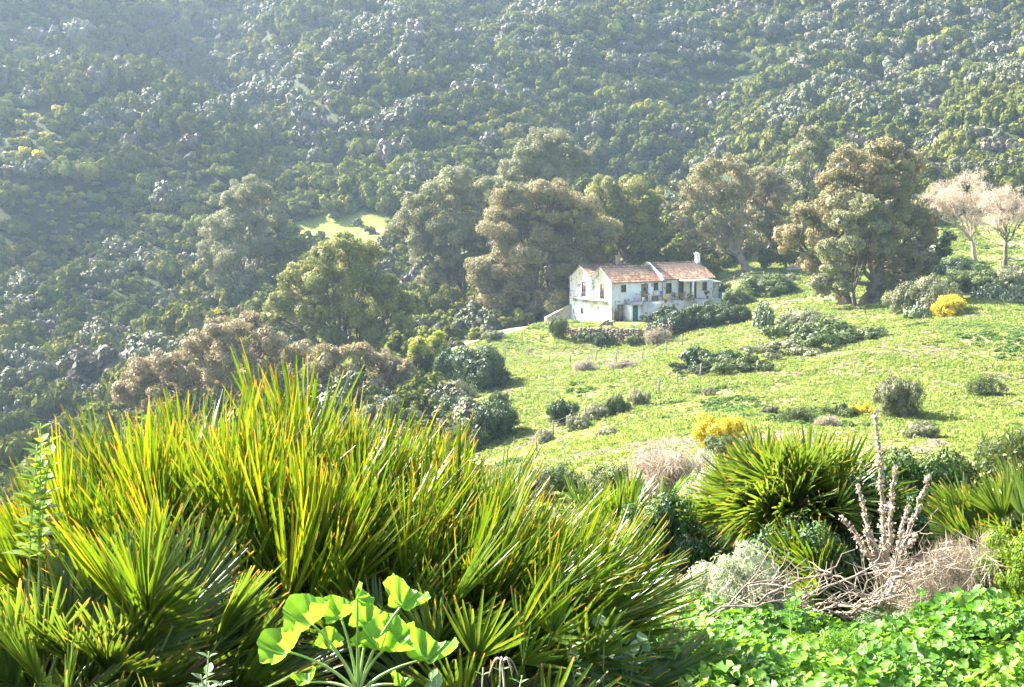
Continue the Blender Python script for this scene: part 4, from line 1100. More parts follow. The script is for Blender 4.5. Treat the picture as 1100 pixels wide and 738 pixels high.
# porch of the east half
mb, done = hp('porch', 'plaster')
mb.box((10.0, -1.7, 4.86), (14.5, -.003, 5.02)); mb.box((11.3, -1.65, 2.462), (11.55, -1.42, 4.858)); mb.box((10.02, -1.68, 4.80), (14.48, -1.52, 4.858)); done()
mb, done = hp('steps', 'stone')
for i in range(5): mb.box((13.2 + i * .3, -3.0 + .01 * i, -.6), (13.5 + i * .3 - .002, -2.003, 2.3 - .28 * i))
done()
# little shed under the terrace
mb, done = hp('shed', 'plaster')
mb.box((2.0, -1.7, -1.0), (2.16, -.003, 2.1)); mb.box((3.0, -1.7, -1.0), (3.545, -.003, 2.1)); mb.box((2.162, -.2, -1.0), (2.998, -.004, 2.1))
shd = done()
mb, done = hp('shed_roof', 'concrete', shd); mb.prism([(-2.0, 2.14), (-.01, 2.36), (-.01, 2.46), (-2.0, 2.24)], 1.85, 3.54, axis=0); done()
mb, done = hp('door', 'green_paint', shd); mb.box((2.2, -1.6, -1.0), (2.97, -1.54, 2.05))
for x in (2.3, 2.5, 2.7, 2.9): mb.box((x - .02, -1.625, -.9), (x + .02, -1.603, 2.0))
done()
# east lean-to
mb, done = hp('lean_to', 'plaster_old'); mb.box((15.75, 1.0, .5), (17.4, 3.6, 4.3)); lt = done()
mb, done = hp('shed_roof', 'concrete', lt); mb.prism([(.7, 4.30), (3.8, 4.55), (3.8, 4.68), (.7, 4.43)], 15.72, 17.7, axis=0); done()
mb, done = hp('door', 'green_paint', lt); mb.box((15.8, .9, 2.0), (16.35, .98, 4.1)); done()
mb, done = hp('gutter', 'iron'); mb.tube([(3.6, -.32, 4.92), (8.2, -.32, 4.88)], .05, 6); mb.tube([(7.7, -.12, 4.86), (7.72, -.1, 2.52)], .04, 6); done()

# outer stair wall at the gable's far corner
G1 = HM @ Vector((0, D1, 0))
sw = empty('stair_wall', G1, 'sloping plastered stair wall at the left end of the house', 'wall', rz=HZ)
mb = MB(); mb.prism([(0, -2.6), (0, 1.35), (-3.9, -.25), (-3.9, -2.6)], -.5, -.1, axis=1); mb.build('wall', M['plaster_old'], sw)
mb = MB(); mb.prism([(0, 1.353), (0, 1.47), (-3.95, -.13), (-3.95, -.247)], -.55, -.05, axis=1); mb.build('coping', M['concrete'], sw)
mb = MB(); mb.box((-4.7, -.7, -2.6), (-3.96, .1, -1.2)); mb.box((-4.4, -.6, -1.198), (-3.962, .0, -.9)); mb.build('step', M['concrete'], sw)
mb = MB(); mb.box((-2.6, -.62, -1.6), (-1.6, -.503, -.4)); mb.box((-2.75, -.64, -1.75), (-2.62, -.503, -.3)); mb.build('patch', M['concrete'], sw)

def hthing(name, label, cat, x, y, z, group=None): return empty(name, HM @ Vector((x, y, z)), label, cat, group, rz=HZ)
a = hthing('aerial', 'thin television aerial pole at the left gable of the house', 'aerial', .3, 9.9, 4.9)
mb = MB(); mb.tube([(0, 0, 0), (0, 0, 3.0)], .035, 6); mb.build('pole', M['iron'], a)
mb = MB(); mb.tube([(-.5, 0, 2.8), (.5, .2, 2.8)], .015, 4)
for q in np.linspace(-.45, .45, 5): mb.tube([(q, .1 * q - .2, 2.8), (q, .1 * q + .3, 2.8)], .01, 4)
mb.build('elements', M['iron'], a)
# dead branches sticking up behind the chimney
a = hthing('dead_branch', 'bare forked branch sticking up behind the old chimney', 'branch', 4.0, 9.0, 5.6)
mb = MB(); mb.tube([(0, 0, 0), (1.2, 0, 1.0), (2.4, 0, 1.7)], [.07, .05, .02], 5); mb.tube([(1.2, 0, 1), (1.5, .1, 1.9)], [.04, .015], 5); mb.tube([(2.5, .1, .3), (3.6, .1, 1.2), (4.2, .1, 1.5)], [.06, .04, .02], 5); mb.build('wood', M['pale_bark'], a)
# pots and things on the terrace
def pot(x, y, z, r, h, mat, lab, plant=.5):
    p = hthing('potted_plant', lab, 'potted plant', x, y, z, 'plants on the terrace')
    mb = MB(); mb.tube([(0, 0, 0), (0, 0, h * .85), (0, 0, h * .86), (0, 0, h)], [r * .7, r, r * 1.15, r * 1.15], 10); mb.build('pot', M['clay_pot'], p)
    mb = MB(); lobe_leaves(mb, np.array([0, 0, h + plant * .6]), plant, .1, 2.5, sub=8, core=False); mb.build('foliage', M[mat], p)
pot(6.6, -2.5, 2.35, .2, .35, 'lime_crown', 'yellow green plant hanging over the railing, left of three on the terrace', .5)
pot(9.4, -2.05, 2.5, .2, .4, 'lime_crown', 'yellow green bushy plant on the terrace in front of the brown window', .45)
pot(10.3, -2.4, 2.35, .22, .4, 'mid_bush', 'reddish green plant on the terrace beside the dark door', .5)
pot(14.0, -1.2, 2.46, .2, .4, 'dark_bush', 'dark plant under the right hand window of the house', .45)
pot(4.2, -1.7, 2.5, .18, .35, 'mid_bush', 'small green plant at the left corner of the terrace', .3)
a = hthing('laundry', 'white and blue washing hanging under the dark window', 'laundry', 6.9, -.6, 2.5)
mb = MB(); mb.tube([(-.7, 0, 0), (-.7, 0, 1.15)], .02, 5); mb.tube([(.9, 0, 0), (.9, 0, 1.15)], .02, 5); mb.tube([(-.7, 0, 1.15), (.9, 0, 1.15)], .012, 5); mb.build('rack', M['iron'], a)
def cloth(x0, x1, z0, z1):
    n = 8; xs = np.linspace(x0, x1, n); V = [(x, .05 * math.sin(i * 1.9), z) for z in (z1, (z0 + z1) / 2, z0) for i, x in enumerate(xs)]
    mb = MB(); mb.quads(V, [(r * n + i, r * n + i + 1, (r + 1) * n + i + 1, (r + 1) * n + i) for r in range(2) for i in range(n - 1)]); return mb
cloth(-.6, -.1, .35, 1.15).build('cloth', M['white_cloth'], a); cloth(.0, .5, .45, 1.15).build('cloth', M['blue_plastic'], a); cloth(.55, .85, .5, 1.15).build('cloth', M['white_cloth'], a)
a = hthing('chair', 'dark chair standing on the terrace by the brown window', 'chair', 8.9, -1.1, 2.5)
mb = MB(); mb.box((-.25, -.25, .42), (.25, .25, .47)); mb.build('seat', M['dark_wood'], a)
mb = MB(); mb.box((-.25, .21, .472), (.25, .25, .95)); mb.build('backrest', M['dark_wood'], a)
for sx in (-.22, .22):
    for sy in (-.22, .22):
        mb = MB(); mb.box((sx - .02, sy - .02, 0), (sx + .02, sy + .02, .419)); mb.build('leg', M['dark_wood'], a)
a = hthing('water_tank', 'blue barrel beside the lean-to at the right end of the house', 'barrel', 17.9, 1.4, 2.0)
mb = MB(); mb.tube([(0, 0, 0), (0, 0, .3), (0, 0, .6), (0, 0, .95)], [.3, .34, .34, .3], 14); mb.build('body', M['blue_plastic'], a)
mb = MB(); mb.tube([(0, 0, .952), (0, 0, 1.0)], [.2, .2], 12); mb.build('lid', M['blue_plastic'], a)
a = hthing('scrap_pile', 'pile of dark scrap wood leaning beside the brown ground floor door', 'pile', .35, -.5, -.1)
for i in range(6):
    mb = MB(); mb.box((-.35 + i * .14, -.1 + .05 * (i % 3), 0), (-.27 + i * .14, .0 + .05 * (i % 3), 1.2 + .25 * ((i * 7) % 4))); mb.build('plank', M['dark_wood'], a)

# stone retaining wall of the yard: rough stones, one wall
def stone_wall(label, path, hts, name='stone_wall'):
    A = np.array(path[0]); root = empty(name, A, label, 'wall')
    mb = MB()
    pts = np.array(path); seg = np.linalg.norm(np.diff(pts[:, :2], axis=0), axis=1); cum = np.r_[0, np.cumsum(seg)]
    s = 0
    while s < cum[-1]:
        x = np.interp(s, cum, pts[:, 0]); y = np.interp(s, cum, pts[:, 1]); ztop = np.interp(s, cum, pts[:, 2]); hh = np.interp(s, cum, hts)
        z = ztop - hh
        while z < ztop + RS.uniform(-.25, .05):
            h_ = RS.uniform(.16, .34); w_ = RS.uniform(.25, .5); d_ = RS.uniform(.3, .45)
            th = RS.uniform(-.3, .3); Mx = Matrix.Translation(Vector((x - A[0] + RS.uniform(-.1, .1), y - A[1] + RS.uniform(-.12, .12), z - A[2] + h_ / 2))) @ Euler((RS.uniform(-.2, .2), RS.uniform(-.15, .15), th)).to_matrix().to_4x4()
            V = []
            for k in range(8):
                c = [(-1, 1)[k & 1] * w_ / 2, (-1, 1)[(k >> 1) & 1] * d_ / 2, (-1, 1)[k >> 2] * h_ / 2]
                V.append(tuple(Mx @ Vector([q * RS.uniform(.72, 1.05) for q in c])))
            mb.quads(V, [(0, 2, 3, 1), (4, 5, 7, 6), (0, 1, 5, 4), (1, 3, 7, 5), (3, 2, 6, 7), (2, 0, 4, 6)])
            z += h_ * .92
        s += RS.uniform(.25, .42)
    mb.build('stones', M['stone'], root)
    return root
wf = [(602, 358, 353), (612, 362, 353), (625, 365, 352.5), (645, 368, 353), (665, 370, 353.5), (685, 371, 353), (705, 369, 351), (722, 364, 346)]
wpath, whts = [], []
for u, vb, vt in wf:
    P = ground_px(u, vb); T = pt(u, vt, P[1] + .4); wpath.append((T[0], T[1], T[2])); whts.append(T[2] - float(H(P[0], P[1])) + .3)
stone_wall('long rough field stone retaining wall in front of the house', wpath, whts)
stone_wall('low dry stone wall in the garden right of the house', [pt(762, 330, 176), pt(790, 331, 178), pt(812, 329, 180)], [.8, .8, .7], 'garden_wall')
stone_wall('heap of pale rubble stones on top of the retaining wall', [pt(645, 346, 171), pt(652, 344, 171.2), (pt(660, 346, 171))], [.5, .6, .4], 'rubble_heap')

# green boat-like roof and small things in the fields
P = ground(834, 186); a = empty('green_canopy', P, 'low green canopy in the garden right of the house', 'canopy', rz=.2)
mb = MB(); mb.prism([(-.5, 1.25), (.5, 1.25), (.3, 1.45), (-.3, 1.45)], -1.0, 1.0, axis=0); mb.build('cover', M['green_paint'], a)
for sx in (-.9, .9):
    for sy in (-.4, .4):
        mb = MB(); mb.tube([(sx, sy, -.1), (sx, sy, 1.25)], .04, 6); mb.build('leg', M['post_wood'], a)
P = ground(985, 205); a = empty('white_outbuilding', P, 'low white outbuilding half hidden behind the largest eucalyptus', 'outbuilding', rz=.1)
mb = MB(); mb.box((-2.6, -1.5, -.5), (2.4, 1.5, 2.3)); wv = mb.build('wall', M['plaster'], a)
mb = MB(); mb.prism([(-1.8, 2.303), (1.8, 2.55), (1.8, 2.68), (-1.8, 2.43)], -2.8, 2.6, axis=0); mb.build('roof', M['concrete'], a)
mb = MB(); mb.box((-.5, -1.56, -.3), (.4, -1.503, 1.9)); mb.build('door', M['dark_wood'], wv)
P = ground(1084, 199); a = empty('metal_gate', P, 'pale tubular metal gate in the field behind the dark trunk', 'gate', rz=.15)
mb = MB()
for z in (.3, .6, .9, 1.2, 1.5): mb.tube([(-1.2, 0, z), (1.2, 0, z)], .03, 5)
mb.build('bars', M['concrete'], a)
for sx in (-1.25, 1.25):
    mb = MB(); mb.tube([(sx, 0, -.2), (sx, 0, 1.7)], .06, 6); mb.build('post', M['concrete'], a)
P = ground(852, 201); a = empty('log_pile', P, 'pinkish pile of cut logs on the path under the eucalyptus', 'log pile')
for i in range(7):
    mb = MB(); r = .2; x = (i % 4) * .42 + (.21 if i > 3 else 0) - .8; z = .2 + (.36 if i > 3 else 0)
    mb.tube([(-1.1 + .1 * i % 1, x, z), (1.2, x + .1, z)], r * RS.uniform(.85, 1.1), 9, jit=.05); mb.build('log', M['pale_bark'], a)

# wire fences
def fence(label, posts, name='wire_fence'):
    pts = [ground_px(u, v) for u, v in posts]
    out = []
    for p, q in zip(pts[:-1], pts[1:]):
        out.append(p)
    out.append(pts[-1])
    A = out[0]; root = empty(name, A, label, 'fence', None)
    tops = []
    for p in out:
        z = float(H(p[0], p[1])); b = np.array([p[0], p[1], z]) - A; l = RS.normal(size=2) * .06
        mb = MB(); t = b + [l[0], l[1], 1.25]; mb.tube([b - [0, 0, .3], (b + t) / 2, t], [.065, .06, .05], 6, jit=.1); mb.build('post', M['post_wood'], root); tops.append((b, t))
    mb = MB()
    for h_ in (.35, .65, .95):
        for (b0, t0), (b1, t1) in zip(tops[:-1], tops[1:]):
            p = b0 + (t0 - b0) * h_; q = b1 + (t1 - b1) * h_; s = np.linspace(0, 1, 4)[:, None]; P_ = p + (q - p) * s; P_[1:3, 2] -= .05
            mb.tube(P_, .008, 3, cap=False)
    mb.build('wire', M['wire'], root)
fence('wire fence with thin posts crossing the grass just below the stone wall', [(475, 386), (496, 382), (520, 380), (543, 383), (568, 384), (590, 389), (613, 391), (640, 390), (662, 390), (690, 387), (716, 380), (733, 372)])
fence('wire fence with thin posts climbing the middle of the meadow beside the track', [(577, 488), (594, 471), (611, 464), (629, 456), (656, 445), (680, 434), (708, 424), (728, 416), (752, 407), (770, 400)])
fence('short wire fence beside the track right of the house', [(772, 312), (788, 306), (803, 302), (820, 301)])
RS.seed(31)
# ------------------------------------------------------------------ near plants
M['palm_blade'] = leaf_mat('fan_palm_blade', [(.045, .11, .012), (.08, .155, .014), (.15, .20, .016), (.27, .265, .02)], trans=.33, tcol=(1.6, 1.42, .4), objvar=.25, tip=(.30, .20, .05), tip_at=.98, rough=.33, spec=.5)
M['palm_blade_green'] = leaf_mat('young_fan_palm_blade', [(.06, .11, .018), (.09, .15, .02), (.15, .20, .03)], trans=.42, tcol=(1.7, 1.5, .7), objvar=.25, tip=(.30, .18, .06), tip_at=.96, rough=.35, spec=.5)
M['dry_frond'] = leaf_mat('dead_fan_palm_blade', [(.22, .13, .07), (.36, .24, .13), (.45, .36, .24)], trans=.25, objvar=.4)
M['petiole'] = solid_mat('palm_leaf_stalk', (.12, .17, .04), (.2, .22, .06), scale=6, rough=.5)
M['fibre'] = solid_mat('palm_trunk_fibre', (.06, .045, .03), (.16, .12, .08), scale=12, rough=.95, bump=.01)
M['mallow'] = leaf_mat('mallow_leaf', [(.08, .20, .025), (.12, .26, .03), (.16, .30, .04)], trans=.5, tcol=(2.0, 1.9, .7), objvar=.3, rough=.32, spec=.5, tip=(.30, .40, .12), tip_at=.75, scale=28)
M['mallow_stem'] = solid_mat('mallow_stem', (.25, .36, .12), (.3, .4, .16), scale=8, rough=.5)
M['ground_leaf'] = leaf_mat('ground_cover_leaf', [(.03, .10, .012), (.07, .18, .02), (.13, .26, .028), (.23, .33, .05)], trans=.42, tcol=(1.6, 1.5, .6), objvar=.0, scale=2.2, rough=.5, spec=.3)
M['herb_grey'] = leaf_mat('grey_herb_leaf', [(.11, .19, .07), (.17, .26, .11), (.26, .33, .18)], trans=.35, objvar=.2, rough=.5)
M['white_herb'] = leaf_mat('woolly_herb_leaf', [(.24, .30, .16), (.34, .38, .23), (.46, .48, .34)], trans=.35, objvar=.15)
M['lime_leaf'] = leaf_mat('young_lime_leaf', [(.10, .18, .02), (.16, .25, .03), (.24, .32, .05)], trans=.5, tcol=(1.6, 1.5, .6), objvar=.2, rough=.4)
M['dead_wood'] = solid_mat('bleached_dead_wood', (.20, .15, .115), (.40, .32, .26), scale=7, rough=.9, bump=.004)
M['dead_head'] = leaf_mat('dry_seed_head', [(.36, .29, .22), (.50, .42, .33), (.64, .56, .46)], trans=.25, objvar=.1)
M['mauve_twig'] = leaf_mat('dry_mauve_twig', [(.30, .235, .17), (.42, .34, .26), (.52, .44, .35)], trans=.25, objvar=.1)
M['ivy'] = leaf_mat('dark_glossy_leaf', [(.02, .05, .012), (.035, .085, .018), (.07, .14, .03)], trans=.25, objvar=.1, rough=.45, spec=.35)

def frond_mesh(P, n, spread, L, w=.021, fold=.5, droop=.12, mat='palm_blade', open_=.0, bundle=.0):
    """a fan leaf: stalk of length P along +Z, then n narrow folded blades in a fan of the given spread"""
    mb = MB(); st = 6
    t = np.linspace(0, 1, st)
    wprof = np.array([.30, .85, 1.0, .95, .75, .28])
    for i in range(n):
        q = (i / (n - 1) - .5) * 2 if n > 1 else 0
        ph = q * math.radians(spread) / 2 + RS.uniform(-.03, .03)
        oo = RS.uniform(-1, 1) * bundle
        d = np.array([math.sin(ph), oo, math.cos(ph)]); d /= np.linalg.norm(d); side = np.array([math.cos(ph), 0, -math.sin(ph)]); nrm = np.array([0, 1.0, 0])
        cup = open_ * q * q
        Lb = L * (1 - .22 * q * q) * RS.uniform(.86, 1.08)
        dr = droop * RS.uniform(.2, 1.5); tw = RS.uniform(-1, 1) * (.5 + bundle * 4)
        sd = side * math.cos(tw) + nrm * math.sin(tw); nn = nrm * math.cos(tw) - side * math.sin(tw)
        c = np.array([0, 0, P]) + d * (t[:, None] * Lb) + nrm * ((dr * t ** 2.2 + cup * t) * Lb)[:, None] + sd * (RS.uniform(-.05, .05) * t ** 2 * Lb)[:, None]
        W = (w * wprof * RS.uniform(.85, 1.15))[:, None] * .5
        l = c - sd * W + nn * W * fold; r = c + sd * W + nn * W * fold; V = np.stack([l, c, r], 1).reshape(-1, 3)
        Q = []
        for k in range(st - 1):
            b = k * 3; Q += [(b, b + 1, b + 4, b + 3), (b + 1, b + 2, b + 5, b + 4)]
        mb.quads(V, Q, np.repeat(t * .97, 3))
    me = mb.mesh('frond', M[mat])
    return me
def stalk_mesh(P, r=.006):
    mb = MB(); mb.tube([(0, 0, 0), (0, .01, P * .5), (0, 0, P * .98), (0, .004, P + .03)], [r * 1.5, r, r * .8, r * .5], 5)
    return mb.mesh('stalk', M['petiole'])

palm_n = 0
def palm(name, label, B, n, reach, L, mat='palm_blade', tilt=(0, 75), az=None, stems=.3, spread=(40, 110), group=None, pets=(.3, .9), bw=.021, blades=(12, 20), dry=6, lean=(0, 0), upb=1.0, variants=9, bundle=.0, mass=0, face=0, hgt=0):
    global palm_n; palm_n += 1; RS.seed(400 + palm_n)
    B = np.array(B); root = empty(name, B, label, 'palm', group)
    prot = []
    for i in range(variants):
        P = pets[0] + (pets[1] - pets[0]) * i / (variants - 1)
        me = frond_mesh(P, RS.randint(blades[0], blades[1] + 1), RS.uniform(*spread), L * RS.uniform(.9, 1.1), w=bw, mat=mat, droop=RS.uniform(.02, .2), open_=RS.uniform(0, .35), bundle=bundle)
        prot.append((P, me, stalk_mesh(P)))
    big = MB()
    for i in range(n + mass):
        f = (i + .5) / n
        th = math.radians(tilt[0] + (tilt[1] - tilt[0]) * math.sqrt(RS.uniform(0, 1)) ** upb)
        a = RS.uniform(0, 2 * math.pi) if az is None else math.radians(RS.uniform(*az))
        d = Vector((math.sin(th) * math.sin(a) + lean[0], math.sin(th) * math.cos(a) + lean[1], math.cos(th))).normalized()
        want = reach * RS.uniform(.5, 1.0) ** .7 - L * .95
        P, me, sm = min(prot, key=lambda p: abs(p[0] - want) + RS.uniform(0, .12))
        q = d.to_track_quat('Z', 'Y') @ Euler((0, 0, RS.uniform(0, 6.28))).to_quaternion()
        if RS.uniform() < face:                          # fans spread open across the line d
            yv = Vector((RS.normal() * .35, -1, RS.normal() * .35)); yv = (yv - d * yv.dot(d)).normalized(); xv = yv.cross(d)
            q = Matrix(((xv.x, yv.x, d.x), (xv.y, yv.y, d.y), (xv.z, yv.z, d.z))).to_quaternion()
        ba = RS.uniform(0, 6.28); rf = math.sqrt(RS.uniform()); dome = 1 - .30 * (rf * math.cos(ba)) ** 2 * (mass > 0)
        s = min(RS.uniform(.85, 1.1), dome * reach * (1 - .42 * max(0, -d.x) * (mass > 0)) * RS.uniform(.9, 1.03) / (P + L * 1.05))
        rr = stems * rf
        base = Vector((math.cos(ba) * rr + d.x * .12, math.sin(ba) * rr * .8 + d.y * .12, .08 + hgt + RS.uniform(0, .12)))
        if i >= n:
            vc = np.empty(len(me.vertices) * 3, np.float32); me.vertices.foreach_get('co', vc); vc = vc.reshape(-1, 3)
            fv = np.empty(len(me.polygons) * 4, np.int32); me.loops.foreach_get('vertex_index', fv); al = np.empty(len(me.vertices), np.float32); me.attributes['along'].data.foreach_get('value', al)
            R3 = np.array(q.to_matrix()); big.quads(vc @ R3.T * s + np.array(base), fv.reshape(-1, 4), al)
            continue
        o = link('frond', me, root); o.rotation_mode = 'QUATERNION'; o.rotation_quaternion = q; o.location = base
        o.scale = (s, s, s)
        k = link('stalk', sm, o)
    if mass: tag(big.build('frond_mass', M[mat], root), kind='stuff')
    for i in range(dry):
        th = math.radians(RS.uniform(50, 100)); a = RS.uniform(0, 6.28)
        d = Vector((math.sin(th) * math.sin(a), math.sin(th) * math.cos(a), math.cos(th)))
        me = prot[i % 3][1]; o = link('dead_frond', me, root); o.material_slots[0].link = 'OBJECT'; o.material_slots[0].material = M['dry_frond']
        o.rotation_mode = 'QUATERNION'; o.rotation_quaternion = d.to_track_quat('Z', 'Y') @ Euler((0, 0, RS.uniform(0, 6.28))).to_quaternion(); o.location = (d.x * .1, d.y * .1, .15); o.scale = (.8, .8, .8)
    mb = MB()
    for i in range(4):
        a = i * 1.6; e = np.array([math.cos(a), math.sin(a), 0]) * stems * .6
        mb.tube([e + [0, 0, -.25], e + [0, 0, .1 + hgt * .5], e * 1.2 + [0, 0, .28 + hgt]], [.09, .08, .05], 8, jit=.15)
    mb.build('trunk', M['fibre'], root)
    return root

palm('fan_palm', 'very large clump of upright yellow green fan palm blades, tallest of the near plants', ground(245, 5.5), 98, 1.31, .50, tilt=(0, 44), stems=.6, pets=(.25, .82), dry=16, upb=1.0, spread=(8, 26), bw=.012, blades=(10, 16), bundle=.2, mass=300, variants=14)
palm('fan_palm', 'fan palm clump leaning to the right with low slanting blades, merging with the tallest clump', ground(432, 5.3), 98, 1.0, .45, tilt=(0, 50), stems=.5, pets=(.2, .7), dry=14, lean=(.42, 0), spread=(8, 26), bw=.0115, blades=(10, 16), bundle=.19, mass=280, variants=14)
palm('fan_palm', 'fan palm clump at the left picture edge beside the leafy lime shoot', ground(60, 5.6), 98, .62, .38, tilt=(0, 50), stems=.5, pets=(.25, .8), dry=5, lean=(-.08, 0), spread=(8, 28), bw=.0115, blades=(9, 15), bundle=.19, mass=180, variants=14)
palm('fan_palm', 'small dark green fan palm with open fans in the lower left corner', ground(95, 4.5), 80, .74, .36, mat='palm_blade_green', tilt=(10, 70), stems=.3, pets=(.2, .62), face=.3, spread=(50, 110), dry=4, blades=(16, 22), bw=.017)
palm('fan_palm', 'low shaded fan palm between the mallow plant and the slanting blades', ground(520, 4.7), 36, .72, .30, mat='palm_blade_green', tilt=(10, 80), stems=.2, pets=(.15, .42), spread=(60, 120), dry=4, bw=.016)
palm('fan_palm', 'bushy fan palm with star like open fans above the dark ivy bush on the right', ground(858, 8.4), 98, .62, .35, mat='palm_blade_green', hgt=.45, tilt=(0, 105), stems=.10, pets=(.16, .40), face=.55, spread=(110, 190), dry=0, blades=(18, 24), bw=.018, lean=(-.22, -.25))
palm('fan_palm', 'fan palm at the right picture edge above the lime green shrub', ground(1100, 8.6), 60, .76, .38, mat='palm_blade_green', tilt=(0, 65), stems=.16, pets=(.2, .6), spread=(60, 130), dry=3, bw=.018)
palm('fan_palm', 'small distant fan palm tuft just right of the slanting blades', ground(668, 9.8), 42, .78, .36, tilt=(0, 70), stems=.2, pets=(.2, .55), spread=(50, 110), dry=2, bw=.018)
palm('fan_palm', 'low fan palm with bleached blades at the foot of the dark ivy bush', ground(905, 7.7), 18, .62, .36, mat='palm_blade', tilt=(20, 85), stems=.1, pets=(.12, .3), spread=(60, 120), dry=5, bw=.016, az=(200, 340))
palm('fan_palm', 'tiny fan palm tuft behind the dry pinkish bush', ground(800, 17), 26, 1.1, .45, tilt=(0, 70), stems=.25, pets=(.25, .6), spread=(50, 110), dry=2, bw=.025)

# leafy shrubs close by, real leaf size
NEARB = [shrub_mesh('near_foliage', M['ivy'], leaf=.05, cover=2.8, lobes=7 + i, tall=.9, sub=16, spread=.55, aspect=.6) for i in range(3)]
NEARF = [shrub_mesh('near_foliage', M['ivy'], leaf=.065, cover=2.2, lobes=9, tall=.85, sub=26, spread=.55, aspect=.32) for i in range(2)]
TWIG = [shrub_mesh('near_twigs', M['straw_bush'], leaf=.26, cover=.75, lobes=7, tall=.85, sub=26, spread=.5, aspect=.035) for i in range(2)]
SETS.update(near=NEARB, needle=NEARF, twig=TWIG)
def near_bush(u, Y, w, h, mat, label, st='near', cat='shrub', name='shrub', depth=1.0, sink=0.0):
    P = ground(u, Y); k = Y / F; root = empty(name, P - [0, 0, sink], label, cat, rz=RS.uniform(-.6, .6))
    global bush_n; bush_n += 1
    S = SETS[st]; f = link('foliage', S[bush_n % len(S)], root); f.material_slots[0].link = 'OBJECT'; f.material_slots[0].material = M[mat]
    bw_, bh_ = bounds(f.data); sx = w * k * .5 / bw_; f.scale = (sx, sx * depth, h * k * 1.08 / bh_)
    s = link('stems', STEMS[bush_n % 2], root); s.scale = (sx, sx * depth, h * k)
    return root
near_bush(920, 8.3, 130, 135, 'ivy', 'dark glossy leaved bush around and below the star fanned palm')
near_bush(875, 7.7, 110, 95, 'ivy', 'dark leafy bush under the open fans of the star fanned palm')
near_bush(985, 9.6, 110, 115, 'ivy', 'dark leafy bush behind the dead pale flower spike')
near_bush(715, 8.4, 110, 105, 'ivy', 'dark leafy bush between the slanting blades and the woolly herb')
near_bush(640, 8.0, 90, 90, 'ivy', 'low dark bush in shade at the right end of the slanting blades')
near_bush(1040, 11, 150, 105, 'mid_bush', 'mid green leafy bush behind the dead flower spike on the right')
near_bush(1098, 7.0, 90, 100, 'lime_leaf', 'lime green leafy shrub at the right picture edge')
near_bush(1010, 13, 150, 95, 'mid_bush', 'leafy bush behind the right hand palm, higher up the slope')
near_bush(788, 7.1, 112, 84, 'white_herb', 'pale woolly leaved herb mound left of the dry branches', st='needle', name='herb_mound', cat='herb')
near_bush(735, 8.3, 60, 70, 'white_herb', 'smaller pale woolly herb behind the woolly mound', st='needle', name='herb_mound', cat='herb')
near_bush(762, 13, 90, 90, 'white_herb', 'pale grey herb bush left of the star fanned palm', st='needle', name='herb_mound', cat='herb')
near_bush(712, 30, 88, 62, 'mauve_twig', 'dry pinkish feathery bush in the middle of the picture', st='twig', name='dry_bush')
near_bush(712, 30.3, 62, 48, 'mauve_twig', 'inner twigs of the dry pinkish feathery bush', st='wiry', name='dry_bush')
near_bush(1042, 7.2, 110, 92, 'mauve_twig', 'dry brown twiggy bush right of the dead flower spike', st='twig', name='dry_bush')
near_bush(1000, 7.1, 80, 80, 'mauve_twig', 'lower dry twiggy bush at the foot of the dead flower spike', st='twig', name='dry_bush')
near_bush(655, 30, 60, 36, 'grey_bush', 'grey bush above the slanting blades at the foot of the meadow')
near_bush(600, 34, 60, 34, 'mid_bush', 'green bush behind the slanting blade tips at the foot of the meadow')
near_bush(735, 32, 90, 34, 'grey_bush', 'grey green bush band below the bright yellow broom')
near_bush(690, 40, 70, 24, 'straw_bush', 'dry olive bush at the foot of the meadow', st='near')
near_bush(560, 30, 60, 40, 'grey_bush', 'dry greyish bush behind the upright blades at the meadow foot')
near_bush(748, 31, 62, 46, 'white_herb', 'pale grey bush right of the dry pinkish bush', st='needle')
near_bush(655, 29, 60, 44, 'mid_bush', 'green bush left of the dry pinkish bush')
near_bush(850, 31, 90, 52, 'straw_bush', 'dry grassy bush showing above the star fanned palm', st='wiry')
near_bush(940, 22, 80, 50, 'mid_bush', 'green bush behind the dead flower spike at the meadow foot')
near_bush(1000, 24, 90, 50, 'grey_bush', 'grey bush at the meadow foot on the right')
near_bush(700, 5.6, 120, 60, 'herb_grey', 'grey green leafy weeds at the left end of the ground cover', st='needle', name='weed_clump', cat='plant')
near_bush(790, 5.9, 80, 46, 'lime_leaf', 'yellow green weeds in the ground cover below the dead branches', name='weed_clump', cat='plant')
near_bush(960, 6.6, 90, 40, 'herb_grey', 'grey green weeds at the back of the ground cover under the dry twigs', st='needle', name='weed_clump', cat='plant')
near_bush(880, 5.9, 110, 52, 'ground_leaf', 'feathery bright green plant in the middle of the ground cover', st='needle', name='feathery_plant', cat='plant')
near_bush(720, 6.2, 90, 60, 'ground_leaf', 'green herb at the left end of the ground cover', st='needle', name='herb', cat='plant')

